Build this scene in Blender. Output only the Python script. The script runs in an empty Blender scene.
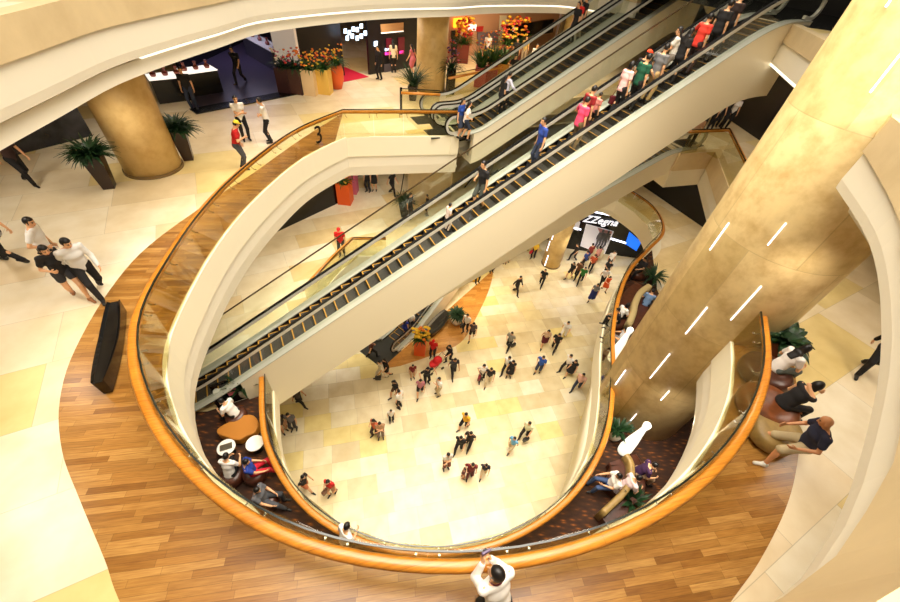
import bpy, bmesh, math, random
import numpy as np
from mathutils import Vector, Matrix
from mathutils.geometry import tessellate_polygon
random.seed(7)
SC = bpy.context.scene
COL = SC.collection
Z1, Z2, Z3, Z4 = 0.0, 5.4, 10.8, 16.2
# ------------------------------------------------------------------ camera model (used to read places off the photograph)
F = 381.0
CAM = Vector((0, 0, 17.8))
UP = Vector((45, 379, F)).normalized()
YC = Vector((0, 0, -1)); YC = (YC - UP * YC.dot(UP)).normalized()
XC = YC.cross(UP)
def ray(px, py):
    d = Vector((px - 450, 301 - py, -F))
    return Vector((d.dot(XC), d.dot(YC), d.dot(UP)))
def at(px, py, z):
    r = ray(px, py); t = (z - CAM.z) / r.z
    return Vector((r.x * t, r.y * t, z))
def on_plane(px, py, p0, n):
    r = ray(px, py); t = (Vector(p0) - CAM).dot(n) / r.dot(n)
    return CAM + r * t
def proj(p):
    q = Vector(p) - CAM
    c = XC * q.x + YC * q.y + UP * q.z
    s = F / -c.z
    return (450 + c.x * s, 301 - c.y * s)
cam_d = bpy.data.cameras.new('camera'); cam = bpy.data.objects.new('camera', cam_d); COL.objects.link(cam)
R = Matrix((XC, YC, UP))
cam.matrix_world = Matrix.Translation(CAM) @ R.to_4x4()
cam_d.sensor_fit = 'HORIZONTAL'; cam_d.sensor_width = 36.0; cam_d.lens = F / 900 * 36.0
cam_d.clip_start = 0.05; cam_d.clip_end = 300
SC.camera = cam
SC.view_settings.view_transform = 'Standard'; SC.view_settings.look = 'None'
SC.view_settings.gamma = 1; SC.view_settings.use_curve_mapping = False
# ------------------------------------------------------------------ materials
def lin(c):
    c = c / 255.0
    return c / 12.92 if c <= 0.04045 else ((c + 0.055) / 1.055) ** 2.4
def rgb(c): return (lin(c[0]), lin(c[1]), lin(c[2]), 1)
MATS = {}
def mat(name, c=(200, 200, 200), rough=0.5, metal=0.0, spec=0.5, emit=None, estr=0.0, noise=0.0, nscale=6.0):
    if name in MATS: return MATS[name]
    m = bpy.data.materials.new(name); m.use_nodes = True
    nt = m.node_tree; b = nt.nodes['Principled BSDF']
    b.inputs['Base Color'].default_value = rgb(c); b.inputs['Roughness'].default_value = rough
    b.inputs['Metallic'].default_value = metal; b.inputs['Specular IOR Level'].default_value = spec
    if emit:
        b.inputs['Emission Color'].default_value = rgb(emit); b.inputs['Emission Strength'].default_value = estr
    if noise:
        tc = nt.nodes.new('ShaderNodeTexCoord'); n = nt.nodes.new('ShaderNodeTexNoise'); n.inputs['Scale'].default_value = nscale
        n.inputs['Detail'].default_value = 6
        r = nt.nodes.new('ShaderNodeValToRGB')
        lo = tuple(max(0, v * (1 - noise)) for v in c); hi = tuple(min(255, v * (1 + noise * .6)) for v in c)
        r.color_ramp.elements[0].color = rgb(lo); r.color_ramp.elements[1].color = rgb(hi)
        r.color_ramp.elements[0].position = .3; r.color_ramp.elements[1].position = .7
        nt.links.new(tc.outputs['Object'], n.inputs['Vector']); nt.links.new(n.outputs['Fac'], r.inputs['Fac'])
        nt.links.new(r.outputs['Color'], b.inputs['Base Color'])
    MATS[name] = m
    return m
class NT:
    def __init__(s, name):
        s.m = bpy.data.materials.new(name); s.m.use_nodes = True; s.t = s.m.node_tree
        s.b = s.t.nodes['Principled BSDF']; MATS[name] = s.m
    def n(s, typ, **kw):
        x = s.t.nodes.new(typ)
        for k, v in kw.items(): setattr(x, k, v)
        return x
    def l(s, a, b): s.t.links.new(a, b)
    def math(s, op, a, b=None):
        x = s.n('ShaderNodeMath', operation=op)
        for i, v in enumerate((a, b)):
            if v is None: continue
            if isinstance(v, (int, float)): x.inputs[i].default_value = v
            else: s.l(v, x.inputs[i])
        return x.outputs[0]
def plank_cells(T, ang, w, l, wid_rand=False):
    """random value per staggered cell of size l x w, laid at an angle"""
    geo = T.n('ShaderNodeNewGeometry')
    mp = T.n('ShaderNodeVectorRotate', rotation_type='Z_AXIS'); mp.inputs['Angle'].default_value = -math.radians(ang)
    T.l(geo.outputs['Position'], mp.inputs['Vector'])
    sp = T.n('ShaderNodeSeparateXYZ'); T.l(mp.outputs[0], sp.inputs[0])
    v = T.math('DIVIDE', sp.outputs['Y'], w); row = T.math('FLOOR', v)
    wn = T.n('ShaderNodeTexWhiteNoise', noise_dimensions='1D'); T.l(row, wn.inputs['W'])
    u = T.math('ADD', T.math('DIVIDE', sp.outputs['X'], l), T.math('MULTIPLY', wn.outputs['Value'], 7.3))
    cell = T.math('FLOOR', u)
    cb = T.n('ShaderNodeCombineXYZ'); T.l(cell, cb.inputs[0]); T.l(row, cb.inputs[1])
    w2 = T.n('ShaderNodeTexWhiteNoise', noise_dimensions='2D'); T.l(cb.outputs[0], w2.inputs['Vector'])
    fu = T.math('FRACT', u); fv = T.math('FRACT', v)
    eu = T.math('MULTIPLY', T.math('MINIMUM', fu, T.math('SUBTRACT', 1.0, fu)), l)
    ev = T.math('MULTIPLY', T.math('MINIMUM', fv, T.math('SUBTRACT', 1.0, fv)), w)
    edge = T.math('MINIMUM', eu, ev)
    return w2.outputs['Value'], edge, mp.outputs[0]
def ramp(T, fac, stops, const=False):
    r = T.n('ShaderNodeValToRGB'); cr = r.color_ramp
    if const: cr.interpolation = 'CONSTANT'
    while len(cr.elements) < len(stops): cr.elements.new(0.5)
    for e, (p, c) in zip(cr.elements, stops): e.position = p; e.color = rgb(c)
    T.l(fac, r.inputs['Fac']); return r.outputs['Color']
def mixc(T, fac, a, b, mode='MIX'):
    x = T.n('ShaderNodeMix', data_type='RGBA', blend_type=mode)
    if isinstance(fac, float): x.inputs[0].default_value = fac
    else: T.l(fac, x.inputs[0])
    for i, v in ((6, a), (7, b)):
        if isinstance(v, tuple): x.inputs[i].default_value = rgb(v)
        else: T.l(v, x.inputs[i])
    return x.outputs[2]
def tile_mat(name, ang, w, l, cols, rough, joint=0.006):
    T = NT(name)
    val, edge, vec = plank_cells(T, ang, w, l)
    c = ramp(T, val, [(i / len(cols), k) for i, k in enumerate(cols)], True)
    nz = T.n('ShaderNodeTexNoise'); nz.inputs['Scale'].default_value = 1.6; nz.inputs['Detail'].default_value = 5; T.l(vec, nz.inputs['Vector'])
    c2 = ramp(T, nz.outputs['Fac'], [(.3, (225, 214, 186)), (.7, (255, 255, 255))])
    c = mixc(T, .55, c, c2, 'MULTIPLY')
    j = T.math('LESS_THAN', edge, joint)
    c = mixc(T, T.math('MULTIPLY', j, .35), c, (120, 105, 70))
    T.l(c, T.b.inputs['Base Color']); T.b.inputs['Roughness'].default_value = rough
    return T.m
def wood_mat(name, ang, cols, w=.105, l=.85, rough=.32):
    T = NT(name)
    val, edge, vec = plank_cells(T, ang, w, l)
    c = ramp(T, val, [(i / (len(cols) - 1), k) for i, k in enumerate(cols)])
    mp = T.n('ShaderNodeMapping'); mp.inputs['Scale'].default_value = (1.2, 18, 1); T.l(vec, mp.inputs['Vector'])
    nz = T.n('ShaderNodeTexNoise'); nz.inputs['Scale'].default_value = 2.5; nz.inputs['Detail'].default_value = 6; T.l(mp.outputs[0], nz.inputs['Vector'])
    g = ramp(T, nz.outputs['Fac'], [(.3, (190, 170, 150)), (.7, (255, 255, 255))])
    c = mixc(T, .7, c, g, 'MULTIPLY')
    j = T.math('LESS_THAN', edge, .003)
    c = mixc(T, T.math('MULTIPLY', j, .5), c, (70, 38, 14))
    T.l(c, T.b.inputs['Base Color']); T.b.inputs['Roughness'].default_value = rough
    return T.m
TILE_COLS = [(244, 232, 196), (238, 224, 188), (246, 236, 206), (242, 224, 156), (238, 222, 178), (246, 234, 200), (226, 210, 170), (246, 236, 210), (240, 228, 192), (244, 230, 184)]
M_TILE1 = tile_mat('atrium_stone_tiles', 18, .85, 1.25, TILE_COLS, .4)
M_TILE3 = tile_mat('upper_stone_tiles', 32, 1.5, 2.3, [(238, 224, 194), (234, 216, 182), (230, 208, 146), (240, 230, 206), (234, 218, 184), (224, 206, 168), (240, 228, 202), (238, 222, 190)], .38)
M_TILE2 = tile_mat('middle_stone_tiles', 32, 1.2, 2.4, [(240, 228, 196), (236, 220, 184), (228, 204, 150), (242, 232, 206), (234, 214, 170)], .38)
M_WOOD3 = wood_mat('oak_planks', 13, [(138, 92, 36), (168, 118, 52), (184, 136, 68), (152, 104, 44), (194, 148, 80), (174, 124, 58)])
M_WOOD1 = wood_mat('pale_oak_planks', 16, [(196, 132, 56), (220, 160, 76), (206, 144, 64), (230, 174, 92)], w=.2)
def stone_mat(name, base, dark, scale=1.3, rough=.35, panel=None):
    T = NT(name)
    geo = T.n('ShaderNodeTexCoord')
    nz = T.n('ShaderNodeTexNoise'); nz.inputs['Scale'].default_value = scale; nz.inputs['Detail'].default_value = 9; nz.inputs['Roughness'].default_value = .62
    T.l(geo.outputs['Object'], nz.inputs['Vector'])
    c = ramp(T, nz.outputs['Fac'], [(.28, dark), (.55, base), (.8, tuple(min(255, int(v * 1.05)) for v in base))])
    if panel:
        ph, n = panel
        sp = T.n('ShaderNodeSeparateXYZ'); T.l(geo.outputs['Object'], sp.inputs[0])
        v = T.math('DIVIDE', sp.outputs['Z'], ph); row = T.math('FLOOR', v); fv = T.math('FRACT', v)
        a = T.math('ARCTAN2', sp.outputs['Y'], sp.outputs['X'])
        u = T.math('ADD', T.math('MULTIPLY', a, n / (2 * math.pi)), T.math('MULTIPLY', row, .5)); fu = T.math('FRACT', u)
        e = T.math('MINIMUM', T.math('MULTIPLY', fv, ph), T.math('MULTIPLY', fu, 1.2))
        j = T.math('LESS_THAN', e, .016)
        cb = T.n('ShaderNodeCombineXYZ'); T.l(T.math('FLOOR', u), cb.inputs[0]); T.l(row, cb.inputs[1])
        wn = T.n('ShaderNodeTexWhiteNoise', noise_dimensions='2D'); T.l(cb.outputs[0], wn.inputs['Vector'])
        tone = ramp(T, wn.outputs['Value'], [(0, (228, 222, 205)), (1, (255, 255, 255))])
        c = mixc(T, .8, c, tone, 'MULTIPLY')
        c = mixc(T, T.math('MULTIPLY', j, .25), c, (120, 90, 50))
    T.l(c, T.b.inputs['Base Color']); T.b.inputs['Roughness'].default_value = rough
    return T.m
M_COL = stone_mat('column_limestone', (232, 206, 150), (202, 168, 110), 2.2, .4, (2.6, 5))
M_COLS = stone_mat('pillar_limestone', (220, 190, 128), (198, 160, 98), 2.0, .4)
M_BAND = stone_mat('slab_edge_stone', (216, 194, 152), (202, 178, 136), 1.0, .4)
M_WHITE = mat('cream_plaster', (238, 229, 202), .5)
M_WHITE4 = mat('off_white_plaster', (236, 228, 208), .45)
M_CEIL = mat('ceiling_paint', (222, 214, 194), .8)
def carpet_mat():
    T = NT('brown_patterned_carpet')
    geo = T.n('ShaderNodeNewGeometry'); mp = T.n('ShaderNodeMapping'); mp.inputs['Scale'].default_value = (1, 3.2, 1); mp.inputs['Rotation'].default_value = (0, 0, .6)
    T.l(geo.outputs['Position'], mp.inputs['Vector'])
    v = T.n('ShaderNodeTexVoronoi'); v.inputs['Scale'].default_value = 3.2; T.l(mp.outputs[0], v.inputs['Vector'])
    n = T.n('ShaderNodeTexNoise'); n.inputs['Scale'].default_value = 5; n.inputs['Detail'].default_value = 4; T.l(mp.outputs[0], n.inputs['Vector'])
    c = ramp(T, T.math('MULTIPLY', v.outputs['Distance'], T.math('ADD', n.outputs['Fac'], .5)), [(.0, (176, 100, 30)), (.15, (112, 62, 18)), (.35, (62, 33, 11)), (.8, (44, 22, 7))])
    T.l(c, T.b.inputs['Base Color']); T.b.inputs['Roughness'].default_value = .9
    return T.m
M_CARPET = carpet_mat()
def glass_mat(name, tint, refl=1.0):
    T = NT(name); T.t.nodes.remove(T.b)
    out = T.t.nodes['Material Output']
    tr = T.n('ShaderNodeBsdfTransparent'); tr.inputs['Color'].default_value = rgb(tint)
    gl = T.n('ShaderNodeBsdfGlossy'); gl.inputs['Roughness'].default_value = .03
    lw = T.n('ShaderNodeLayerWeight'); lw.inputs['Blend'].default_value = .5
    fr = T.n('ShaderNodeMath', operation='MULTIPLY_ADD'); T.l(T.math('POWER', lw.outputs['Facing'], 4.0), fr.inputs[0]); fr.inputs[1].default_value = .6; fr.inputs[2].default_value = .03
    mx = T.n('ShaderNodeMixShader'); T.l(T.math('MULTIPLY', fr.outputs[0], refl), mx.inputs[0]); T.l(tr.outputs[0], mx.inputs[1]); T.l(gl.outputs[0], mx.inputs[2])
    T.l(mx.outputs[0], out.inputs['Surface'])
    return T.m
M_GLASS = glass_mat('balustrade_glass', (246, 244, 226))
M_GLASSG = glass_mat('escalator_glass', (249, 251, 247))
M_SHOPGLASS = glass_mat('shop_glass', (238, 240, 240))
M_RAIL = wood_mat('handrail_oak', 20, [(202, 128, 38), (214, 142, 48), (206, 134, 42)], w=.5, l=3.2, rough=.28)
M_STEEL = mat('brushed_steel', (190, 190, 184), .25, 1.0)
M_DARKEDGE = mat('glass_edge', (26, 34, 30), .2)
M_BLACK = mat('black_gloss', (12, 12, 13), .18)
M_RUBBER = mat('black_rubber', (14, 14, 15), .25)
M_DARK = mat('dark_facade', (17, 15, 18), .35)
M_GLOW = mat('lamp_glow', (255, 255, 255), .4, emit=(236, 238, 255), estr=3.0)
M_COVE = mat('cove_light', (255, 255, 255), .4, emit=(255, 246, 226), estr=1.6)
# ------------------------------------------------------------------ object helpers
def tag(o, label=None, cat=None, group=None, kind=None):
    if label: o['label'] = label
    if cat: o['category'] = cat
    if group: o['group'] = group
    if kind: o['kind'] = kind
    return o
def link(name, me, mats, parent=None, smooth=False):
    o = bpy.data.objects.new(name, me); COL.objects.link(o)
    if not isinstance(mats, (list, tuple)): mats = [mats]
    if len(me.materials) == 0:
        for m in mats: me.materials.append(m)
    if parent: o.parent = parent
    if smooth:
        me.polygons.foreach_set('use_smooth', [True] * len(me.polygons))
    return o
def thing(name, label, cat, loc=(0, 0, 0), rz=0.0, group=None):
    o = bpy.data.objects.new(name, None); COL.objects.link(o); o.empty_display_size = .2
    o.location = loc; o.rotation_euler = (0, 0, rz)
    return tag(o, label, cat, group)
class MB:
    """collects shapes and links them as one mesh object"""
    def __init__(s): s.v = []; s.f = []; s.mi = []
    def add(s, vs, fs, mi=0):
        k = len(s.v); s.v += [tuple(v) for v in vs]; s.f += [tuple(i + k for i in f) for f in fs]; s.mi += [mi] * len(fs)
    def box(s, c, d, rz=0.0, mi=0, taper=1.0):
        x, y, z = d[0] / 2, d[1] / 2, d[2] / 2; cs, sn = math.cos(rz), math.sin(rz); vs = []
        for dz in (-z, z):
            t = taper if dz < 0 else 1.0
            for dx, dy in ((-x, -y), (x, -y), (x, y), (-x, y)):
                vs.append((c[0] + (dx * cs - dy * sn) * t, c[1] + (dx * sn + dy * cs) * t, c[2] + dz))
        s.add(vs, [(3, 2, 1, 0), (4, 5, 6, 7), (0, 1, 5, 4), (1, 2, 6, 5), (2, 3, 7, 6), (3, 0, 4, 7)], mi)
    def tube(s, pts, r, n=8, mi=0, caps=True):
        pts = [Vector(p) for p in pts]; rs = r if isinstance(r, (list, tuple)) else [r] * len(pts)
        vs = []; prev = None
        for i, p in enumerate(pts):
            d = (pts[min(i + 1, len(pts) - 1)] - pts[max(i - 1, 0)]).normalized()
            a = prev if prev is not None else (Vector((0, 0, 1)) if abs(d.z) < .9 else Vector((1, 0, 0)))
            a = (a - d * a.dot(d)).normalized(); b = d.cross(a); prev = a
            for k in range(n):
                t = 2 * math.pi * k / n; vs.append(p + (a * math.cos(t) + b * math.sin(t)) * rs[i])
        fs = []
        for i in range(len(pts) - 1):
            for k in range(n):
                fs.append((i * n + k, i * n + (k + 1) % n, (i + 1) * n + (k + 1) % n, (i + 1) * n + k))
        if caps: fs += [tuple(range(n - 1, -1, -1)), tuple(range((len(pts) - 1) * n, len(pts) * n))]
        s.add(vs, fs, mi)
    def lathe(s, prof, c=(0, 0, 0), n=24, mi=0, sx=1.0, sy=1.0):
        vs = []; fs = []
        for r, z in prof:
            for k in range(n):
                t = 2 * math.pi * k / n; vs.append((c[0] + r * sx * math.cos(t), c[1] + r * sy * math.sin(t), c[2] + z))
        for i in range(len(prof) - 1):
            for k in range(n): fs.append((i * n + k, i * n + (k + 1) % n, (i + 1) * n + (k + 1) % n, (i + 1) * n + k))
        fs += [tuple(range(n - 1, -1, -1)), tuple(range((len(prof) - 1) * n, len(prof) * n))]
        s.add(vs, fs, mi)
    def prism(s, poly, z0, z1, mi=0):
        n = len(poly); vs = [(p[0], p[1], z0) for p in poly] + [(p[0], p[1], z1) for p in poly]
        fs = [tuple(range(n - 1, -1, -1)), tuple(range(n, 2 * n))] + [(i, (i + 1) % n, n + (i + 1) % n, n + i) for i in range(n)]
        s.add(vs, fs, mi)
    def extr_y(s, poly, y0, y1, mi=0):
        """polygon in x,z extruded along y"""
        n = len(poly); vs = [(p[0], y0, p[1]) for p in poly] + [(p[0], y1, p[1]) for p in poly]
        fs = [tuple(range(n)), tuple(range(2 * n - 1, n - 1, -1))] + [((i + 1) % n, i, n + i, n + (i + 1) % n) for i in range(n)]
        s.add(vs, fs, mi)
    def strip(s, lo, hi, y0, y1, mi=0):
        """solid between two x,z polylines, extruded along y"""
        n = len(lo)
        vs = [(p[0], y0, p[1]) for p in lo] + [(p[0], y0, p[1]) for p in hi] + [(p[0], y1, p[1]) for p in lo] + [(p[0], y1, p[1]) for p in hi]
        fs = []
        for i in range(n - 1):
            fs += [(i, i + 1, n + i + 1, n + i), (2 * n + i + 1, 2 * n + i, 3 * n + i, 3 * n + i + 1),
                   (n + i, n + i + 1, 3 * n + i + 1, 3 * n + i), (i + 1, i, 2 * n + i, 2 * n + i + 1)]
        fs += [(0, n, 3 * n, 2 * n), (n - 1, 3 * n - 1, 4 * n - 1, 2 * n - 1)]
        s.add(vs, fs, mi)
    def mesh(s, name):
        me = bpy.data.meshes.new(name); me.from_pydata(s.v, [], s.f)
        me.polygons.foreach_set('material_index', s.mi); me.update(); return me
    def build(s, name, mats, parent=None, smooth=False, bevel=0.0):
        o = link(name, s.mesh(name), mats, parent, smooth)
        if bevel:
            b = o.modifiers.new('bevel', 'BEVEL'); b.width = bevel; b.segments = 2; b.limit_method = 'ANGLE'
        return o
def struct(o, label=None, cat=None):
    o['kind'] = 'structure'
    if label: o['label'] = label
    o['category'] = cat or 'setting'
    return o
def catmull(pts, n=8, closed=False):
    out = []; N = len(pts)
    rng = range(N if closed else N - 1)
    for i in rng:
        if closed: p0, p1, p2, p3 = pts[i - 1], pts[i], pts[(i + 1) % N], pts[(i + 2) % N]
        else: p0, p1, p2, p3 = pts[max(i - 1, 0)], pts[i], pts[i + 1], pts[min(i + 2, N - 1)]
        for k in range(n):
            t = k / n
            out.append(tuple(.5 * ((2 * p1[d]) + (-p0[d] + p2[d]) * t + (2 * p0[d] - 5 * p1[d] + 4 * p2[d] - p3[d]) * t * t + (-p0[d] + 3 * p1[d] - 3 * p2[d] + p3[d]) * t ** 3) for d in (0, 1)))
    if not closed: out.append((pts[-1][0], pts[-1][1]))
    return out
def resample(pts, step):
    L = [0]
    for a, b in zip(pts, pts[1:]): L.append(L[-1] + math.hypot(b[0] - a[0], b[1] - a[1]))
    n = max(1, round(L[-1] / step)); out = []; j = 0
    for i in range(n + 1):
        d = L[-1] * i / n
        while j < len(L) - 2 and L[j + 1] < d: j += 1
        t = (d - L[j]) / max(1e-9, L[j + 1] - L[j])
        out.append((pts[j][0] + (pts[j + 1][0] - pts[j][0]) * t, pts[j][1] + (pts[j + 1][1] - pts[j][1]) * t))
    return out
def normals2(pts, closed=False):
    """left-hand normal at each point of an x,y polyline, mitred"""
    N = len(pts); out = []
    for i in range(N):
        a = pts[i - 1] if (i > 0 or closed) else None
        c = pts[(i + 1) % N] if (i < N - 1 or closed) else None
        p = pts[i]; ns = []
        for u, v in ((a, p), (p, c)):
            if u is None or v is None: continue
            dx, dy = v[0] - u[0], v[1] - u[1]; l = math.hypot(dx, dy) or 1e-9
            ns.append((-dy / l, dx / l))
        if len(ns) == 1: out.append(ns[0])
        else:
            sx, sy = ns[0][0] + ns[1][0], ns[0][1] + ns[1][1]; l = sx * sx + sy * sy
            k = 2 / max(l, .8); out.append((sx * k, sy * k))
    return out
def sweep(mb, pts, prof, z, closed=False, mi=0):
    """closed profile of (offset to the left, height) swept along an x,y polyline"""
    nn = normals2(pts, closed); fn = prof if callable(prof) else (lambda p: prof); n = len(fn(pts[0])); vs = []; fs = []
    for p, m in zip(pts, nn):
        for o, h in fn(p): vs.append((p[0] + m[0] * o, p[1] + m[1] * o, z + h))
    N = len(pts)
    for i in range(N if closed else N - 1):
        j = (i + 1) % N
        for k in range(n):
            fs.append((i * n + k, i * n + (k + 1) % n, j * n + (k + 1) % n, j * n + k))
    if not closed: fs += [tuple(range(n - 1, -1, -1)), tuple(range((N - 1) * n, N * n))]
    mb.add(vs, fs, mi)
def slab(name, outer, hole, z, t, m):
    polys = [[Vector((p[0], p[1], 0)) for p in q] for q in ([outer, hole] if hole else [outer])]
    flat = [p for q in polys for p in q]
    tri = tessellate_polygon(polys)
    N = len(flat); vs = [(p.x, p.y, z) for p in flat] + [(p.x, p.y, z - t) for p in flat]; fs = []
    for a, b, c in tri:
        n = (flat[b] - flat[a]).cross(flat[c] - flat[a]).z
        if n < 0: b, c = c, b
        fs += [(a, b, c), (N + a, N + c, N + b)]
    k = 0
    for q in polys:
        for i in range(len(q)): fs.append((k + i, k + (i + 1) % len(q), N + k + (i + 1) % len(q), N + k + i))
        k += len(q)
    mb = MB(); mb.add(vs, fs); return mb.build(name, m)
# ------------------------------------------------------------------ outlines of the voids, level by level
G3 = [(343,110),(300,128),(267,150),(240,173),(213,199),(177,247),(152,283),(142,310),(140,333),(143,360),(154,400),(174,430),(201,460),(235,489),(268,509),(300,526),(334,537.5),(384,547.6),(434,551),(478,547.6),(535,539),(600,526),(633,509),(680,480.5),(717,448.6),(734,432),(753,400),(761,370),(762.5,333),(760,310),(757,295)]
ring3 = [tuple(at(p[0], p[1], Z3 + 1.15)[:2]) for p in G3]
ring3 = catmull(resample(catmull(ring3, 6), 2.4), 6)
ring3 = [tuple(at(459, 137, Z3)[:2])] + [(ring3[0][0] + .01, ring3[0][1])] + ring3[1:]
R2 = [(266,375),(262,402),(267,427),(280,457),(297,480),(309,499),(323,511),(357,531),(401,544),(451,546),(501,534),(535,517),(568,490),(595,450),(606,419),(609,403),(609.5,366),(610.5,318),(618,289),(629,265),(641,251),(657.7,237),(661,225),(653,208),(639,195),(624,187)]
ring2 = [tuple(at(p[0], p[1], Z2 + 1.1)[:2]) for p in R2]
ring2 = catmull(resample(catmull(ring2, 6), 2.4), 6)
COLC = (7.6, 8.15)
L4L = [(-7.0, 10.9), (-7.37, 9.18), (-7.12, 6.9), (-6.88, 5.2), (-6.5, 3.4), (-5.5, 1.6), (-4.2, .3), (-2.5, -.55), (0, -.8), (.8, 0.02), (1.40, .37), (1.75, .47)] + [tuple(at(p[0], p[1], 4.3 + Z3)[:2]) for p in [(775, 602), (800, 560), (828, 512), (845, 477), (860, 434), (871, 385), (877, 332), (874, 283), (865, 241), (851, 210), (833, 187)]]
far4 = [tuple(at(p[0], p[1], 3.96 + Z3)[:2]) for p in [(628, 28), (572, 15), (500, 14), (451, 17.5), (428, 18), (364, 21.5), (280, 31.7), (240, 42)]]
ring4 = catmull(resample(catmull(far4 + L4L, 6), 1.8), 4)
hd = Vector((.8564, .5163)); sd = Vector((.5163, -.8564))
def HS(h, s): return (hd.x * h + sd.x * s, hd.y * h + sd.y * s)
hole3 = ring3 + [COLC, (10.61, 14.03), (12.02, 19.36), (10.03, 18.58), (9.3, 20.6), HS(21, -18.6), HS(8.9, -18.6)]
hole2 = ring2 + [(9.2, 24.4), (5.2, 22.6), (2.2, 19.2), tuple(at(386, 239, Z2 + 1.1)[:2]), tuple(at(354, 239, Z2 + 1.1)[:2]), tuple(at(335, 257, Z2 + 1.1)[:2]), tuple(at(305, 290, Z2 + 1.1)[:2]), HS(3.2, -12.5), HS(3.2, -10.75), HS(-1.5, -10.75), HS(-1.5, -8.9)]
hole4 = ring4 + [COLC, (8.9, 10.4), (9.6, 13.4), HS(17.6, -8.95), HS(17.6, -10.7), (9.2, 20.6), HS(21.2, -15.1), HS(21.2, -18.6)]
OUT = [(-26, -3.5), (30, -3.5), (30, 50), (-26, 50)]
# ------------------------------------------------------------------ slabs
M_DARKFLOOR = mat('dark_shop_floor', (58, 50, 66), .3)
o = slab('floor', OUT, None, Z1, .3, M_TILE1); struct(o, 'cream stone tile floor of the lowest atrium level', 'floor')
o = slab('floor', OUT, hole2, Z2, .3, M_TILE2); struct(o, 'pale stone floor around the middle opening', 'floor')
o = slab('floor', OUT, hole3, Z3, .3, M_TILE3); struct(o, 'cream stone floor of level three around the large opening', 'floor')
o = slab('floor', OUT, hole4, Z4, .3, M_TILE3); struct(o, 'floor slab of the level above the camera side', 'floor')
for z, hole, dep, nm in ((Z2, hole2, 1.15, 'ceiling over the lowest level'), (Z3, hole3, 1.7, 'ceiling over the middle level'), (Z4, hole4, 1.4, 'ceiling over level three')):
    cx = sum(p[0] for p in hole) / len(hole); cy = sum(p[1] for p in hole) / len(hole)
    big = [(cx + (p[0] - cx) * 1.05, cy + (p[1] - cy) * 1.05) for p in hole]
    o = slab('ceiling', OUT, big, z - dep + .1, .1, M_CEIL); struct(o, nm, 'ceiling')
TRIM = [0]
def fascia(pts, prof, z, m, label):
    TRIM[0] += 1
    mb = MB(); sweep(mb, pts, prof, z); o = mb.build('trim_%d' % TRIM[0], m); struct(o, label, 'slab edge'); return o
p3a = [(.02, .06), (.02, -.8), (-.4, -.8), (-.4, .002), (-.06, .002), (-.06, .06)]
p3b = [(-.03, -.8), (-.04, -1.3), (-.1, -1.75), (-.5, -1.75), (-.5, -.8)]
edge3b = hole3[len(ring3) + 0:len(ring3) + 8]
fascia(ring3, p3a, Z3, M_WHITE, 'upper stone band of the level three slab edge')
fascia(ring3, p3b, Z3, M_WHITE4, 'lower cream band of the level three slab edge')
right3 = [(8.9, 9.6), (10.61, 14.03), (12.02, 19.36), (10.03, 18.58), (9.3, 20.6)]
fascia(right3, p3a, Z3, M_BAND, 'stone parapet beside the short escalator behind the big column')
fascia(right3, p3b, Z3, M_WHITE4, 'cream lower edge behind the big column')
fascia([HS(21, -18.6), HS(8.9, -18.6), ring3[0]], p3a, Z3, M_WHITE, 'slab edge beside the upper pair of escalators')
p2 = [(.02, .05), (.02, -.75), (-.06, -1.15), (-.5, -1.15), (-.5, .002), (-.06, .002), (-.06, .05)]
fascia(ring2, p2, Z2, M_WHITE, 'cream slab edge of the middle level')
fascia(hole2[len(ring2) - 1:] + [hole2[0]], p2, Z2, M_WHITE, 'far slab edge of the middle level')
BT = [(6.31, 6.56, 4.92), (6.09, 5.77, 4.86), (5.68, 4.86, 4.79), (5.11, 3.88, 4.70), (4.52, 3.0, 4.66), (3.94, 2.26, 4.68), (3.1, 1.34, 4.74), (2.42, .75, 4.66), (2.1, .55, 4.6), (1.4, .27, 4.6)]
def b4(p):
    if p[0] < 1.4 or p[1] > 6.7: return -.47 if p[0] < 0 or p[1] > 6.7 else -.8
    ws = [(1 / ((p[0] - q[0]) ** 2 + (p[1] - q[1]) ** 2 + 1e-3) ** 1.5, q[2]) for q in BT]; return sum(a * b for a, b in ws) / sum(a for a, b in ws) - 5.4
fascia(ring4, lambda p: [(.02, .05), (.02, b4(p)), (-.3, b4(p)), (-.3, .05)], Z4, M_BAND, 'beige stone band at the top of the upper slab edge')
fascia(ring4, lambda p: [(-.02, b4(p)), (-.02, -.95), (-.04, -1.1), (-.4, -1.1), (-.4, b4(p))], Z4, M_WHITE4, 'white curved fascia of the upper slab edge')
iN = max(i for i, p in enumerate(ring4) if p[0] < -3.0 and p[1] < 1.0)
ring4a = ring4[:iN + 1]
fascia(ring4a, [(-.16, -1.16), (-.14, -1.44), (-.4, -1.44), (-.4, -1.16)], Z4, M_WHITE4, 'lower set back band of the upper slab edge')
TRIM[0] += 1
mb = MB(); iC = min(i for i, p in enumerate(ring4) if p[0] < -6 and p[1] < 9.6)
sweep(mb, ring4[:iC + 1], [(-.13, -1.1), (-.13, -1.165), (-.2, -1.165), (-.2, -1.1)], Z4)
struct(mb.build('trim_%d' % TRIM[0], M_COVE), 'thin bright cove light line under the upper slab edge', 'cove light')
land4 = hole4[len(ring4):len(ring4) + 4]
fascia(land4, [(.02, .05), (.02, -.47), (-.3, -.47), (-.3, .05)], Z4, M_BAND, 'beige stone band at the escalator landing above')
fascia(land4, [(-.02, -.47), (-.02, -1.1), (-.4, -1.1), (-.4, -.47)], Z4, M_WHITE4, 'white fascia at the escalator landing above')
TRIM[0] += 1
mb = MB(); sweep(mb, land4, [(-.04, -1.1), (-.04, -1.18), (-.14, -1.18), (-.14, -1.1)], Z4)
struct(mb.build('trim_%d' % TRIM[0], M_COVE), 'cove light under the escalator landing above', 'cove light')
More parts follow.
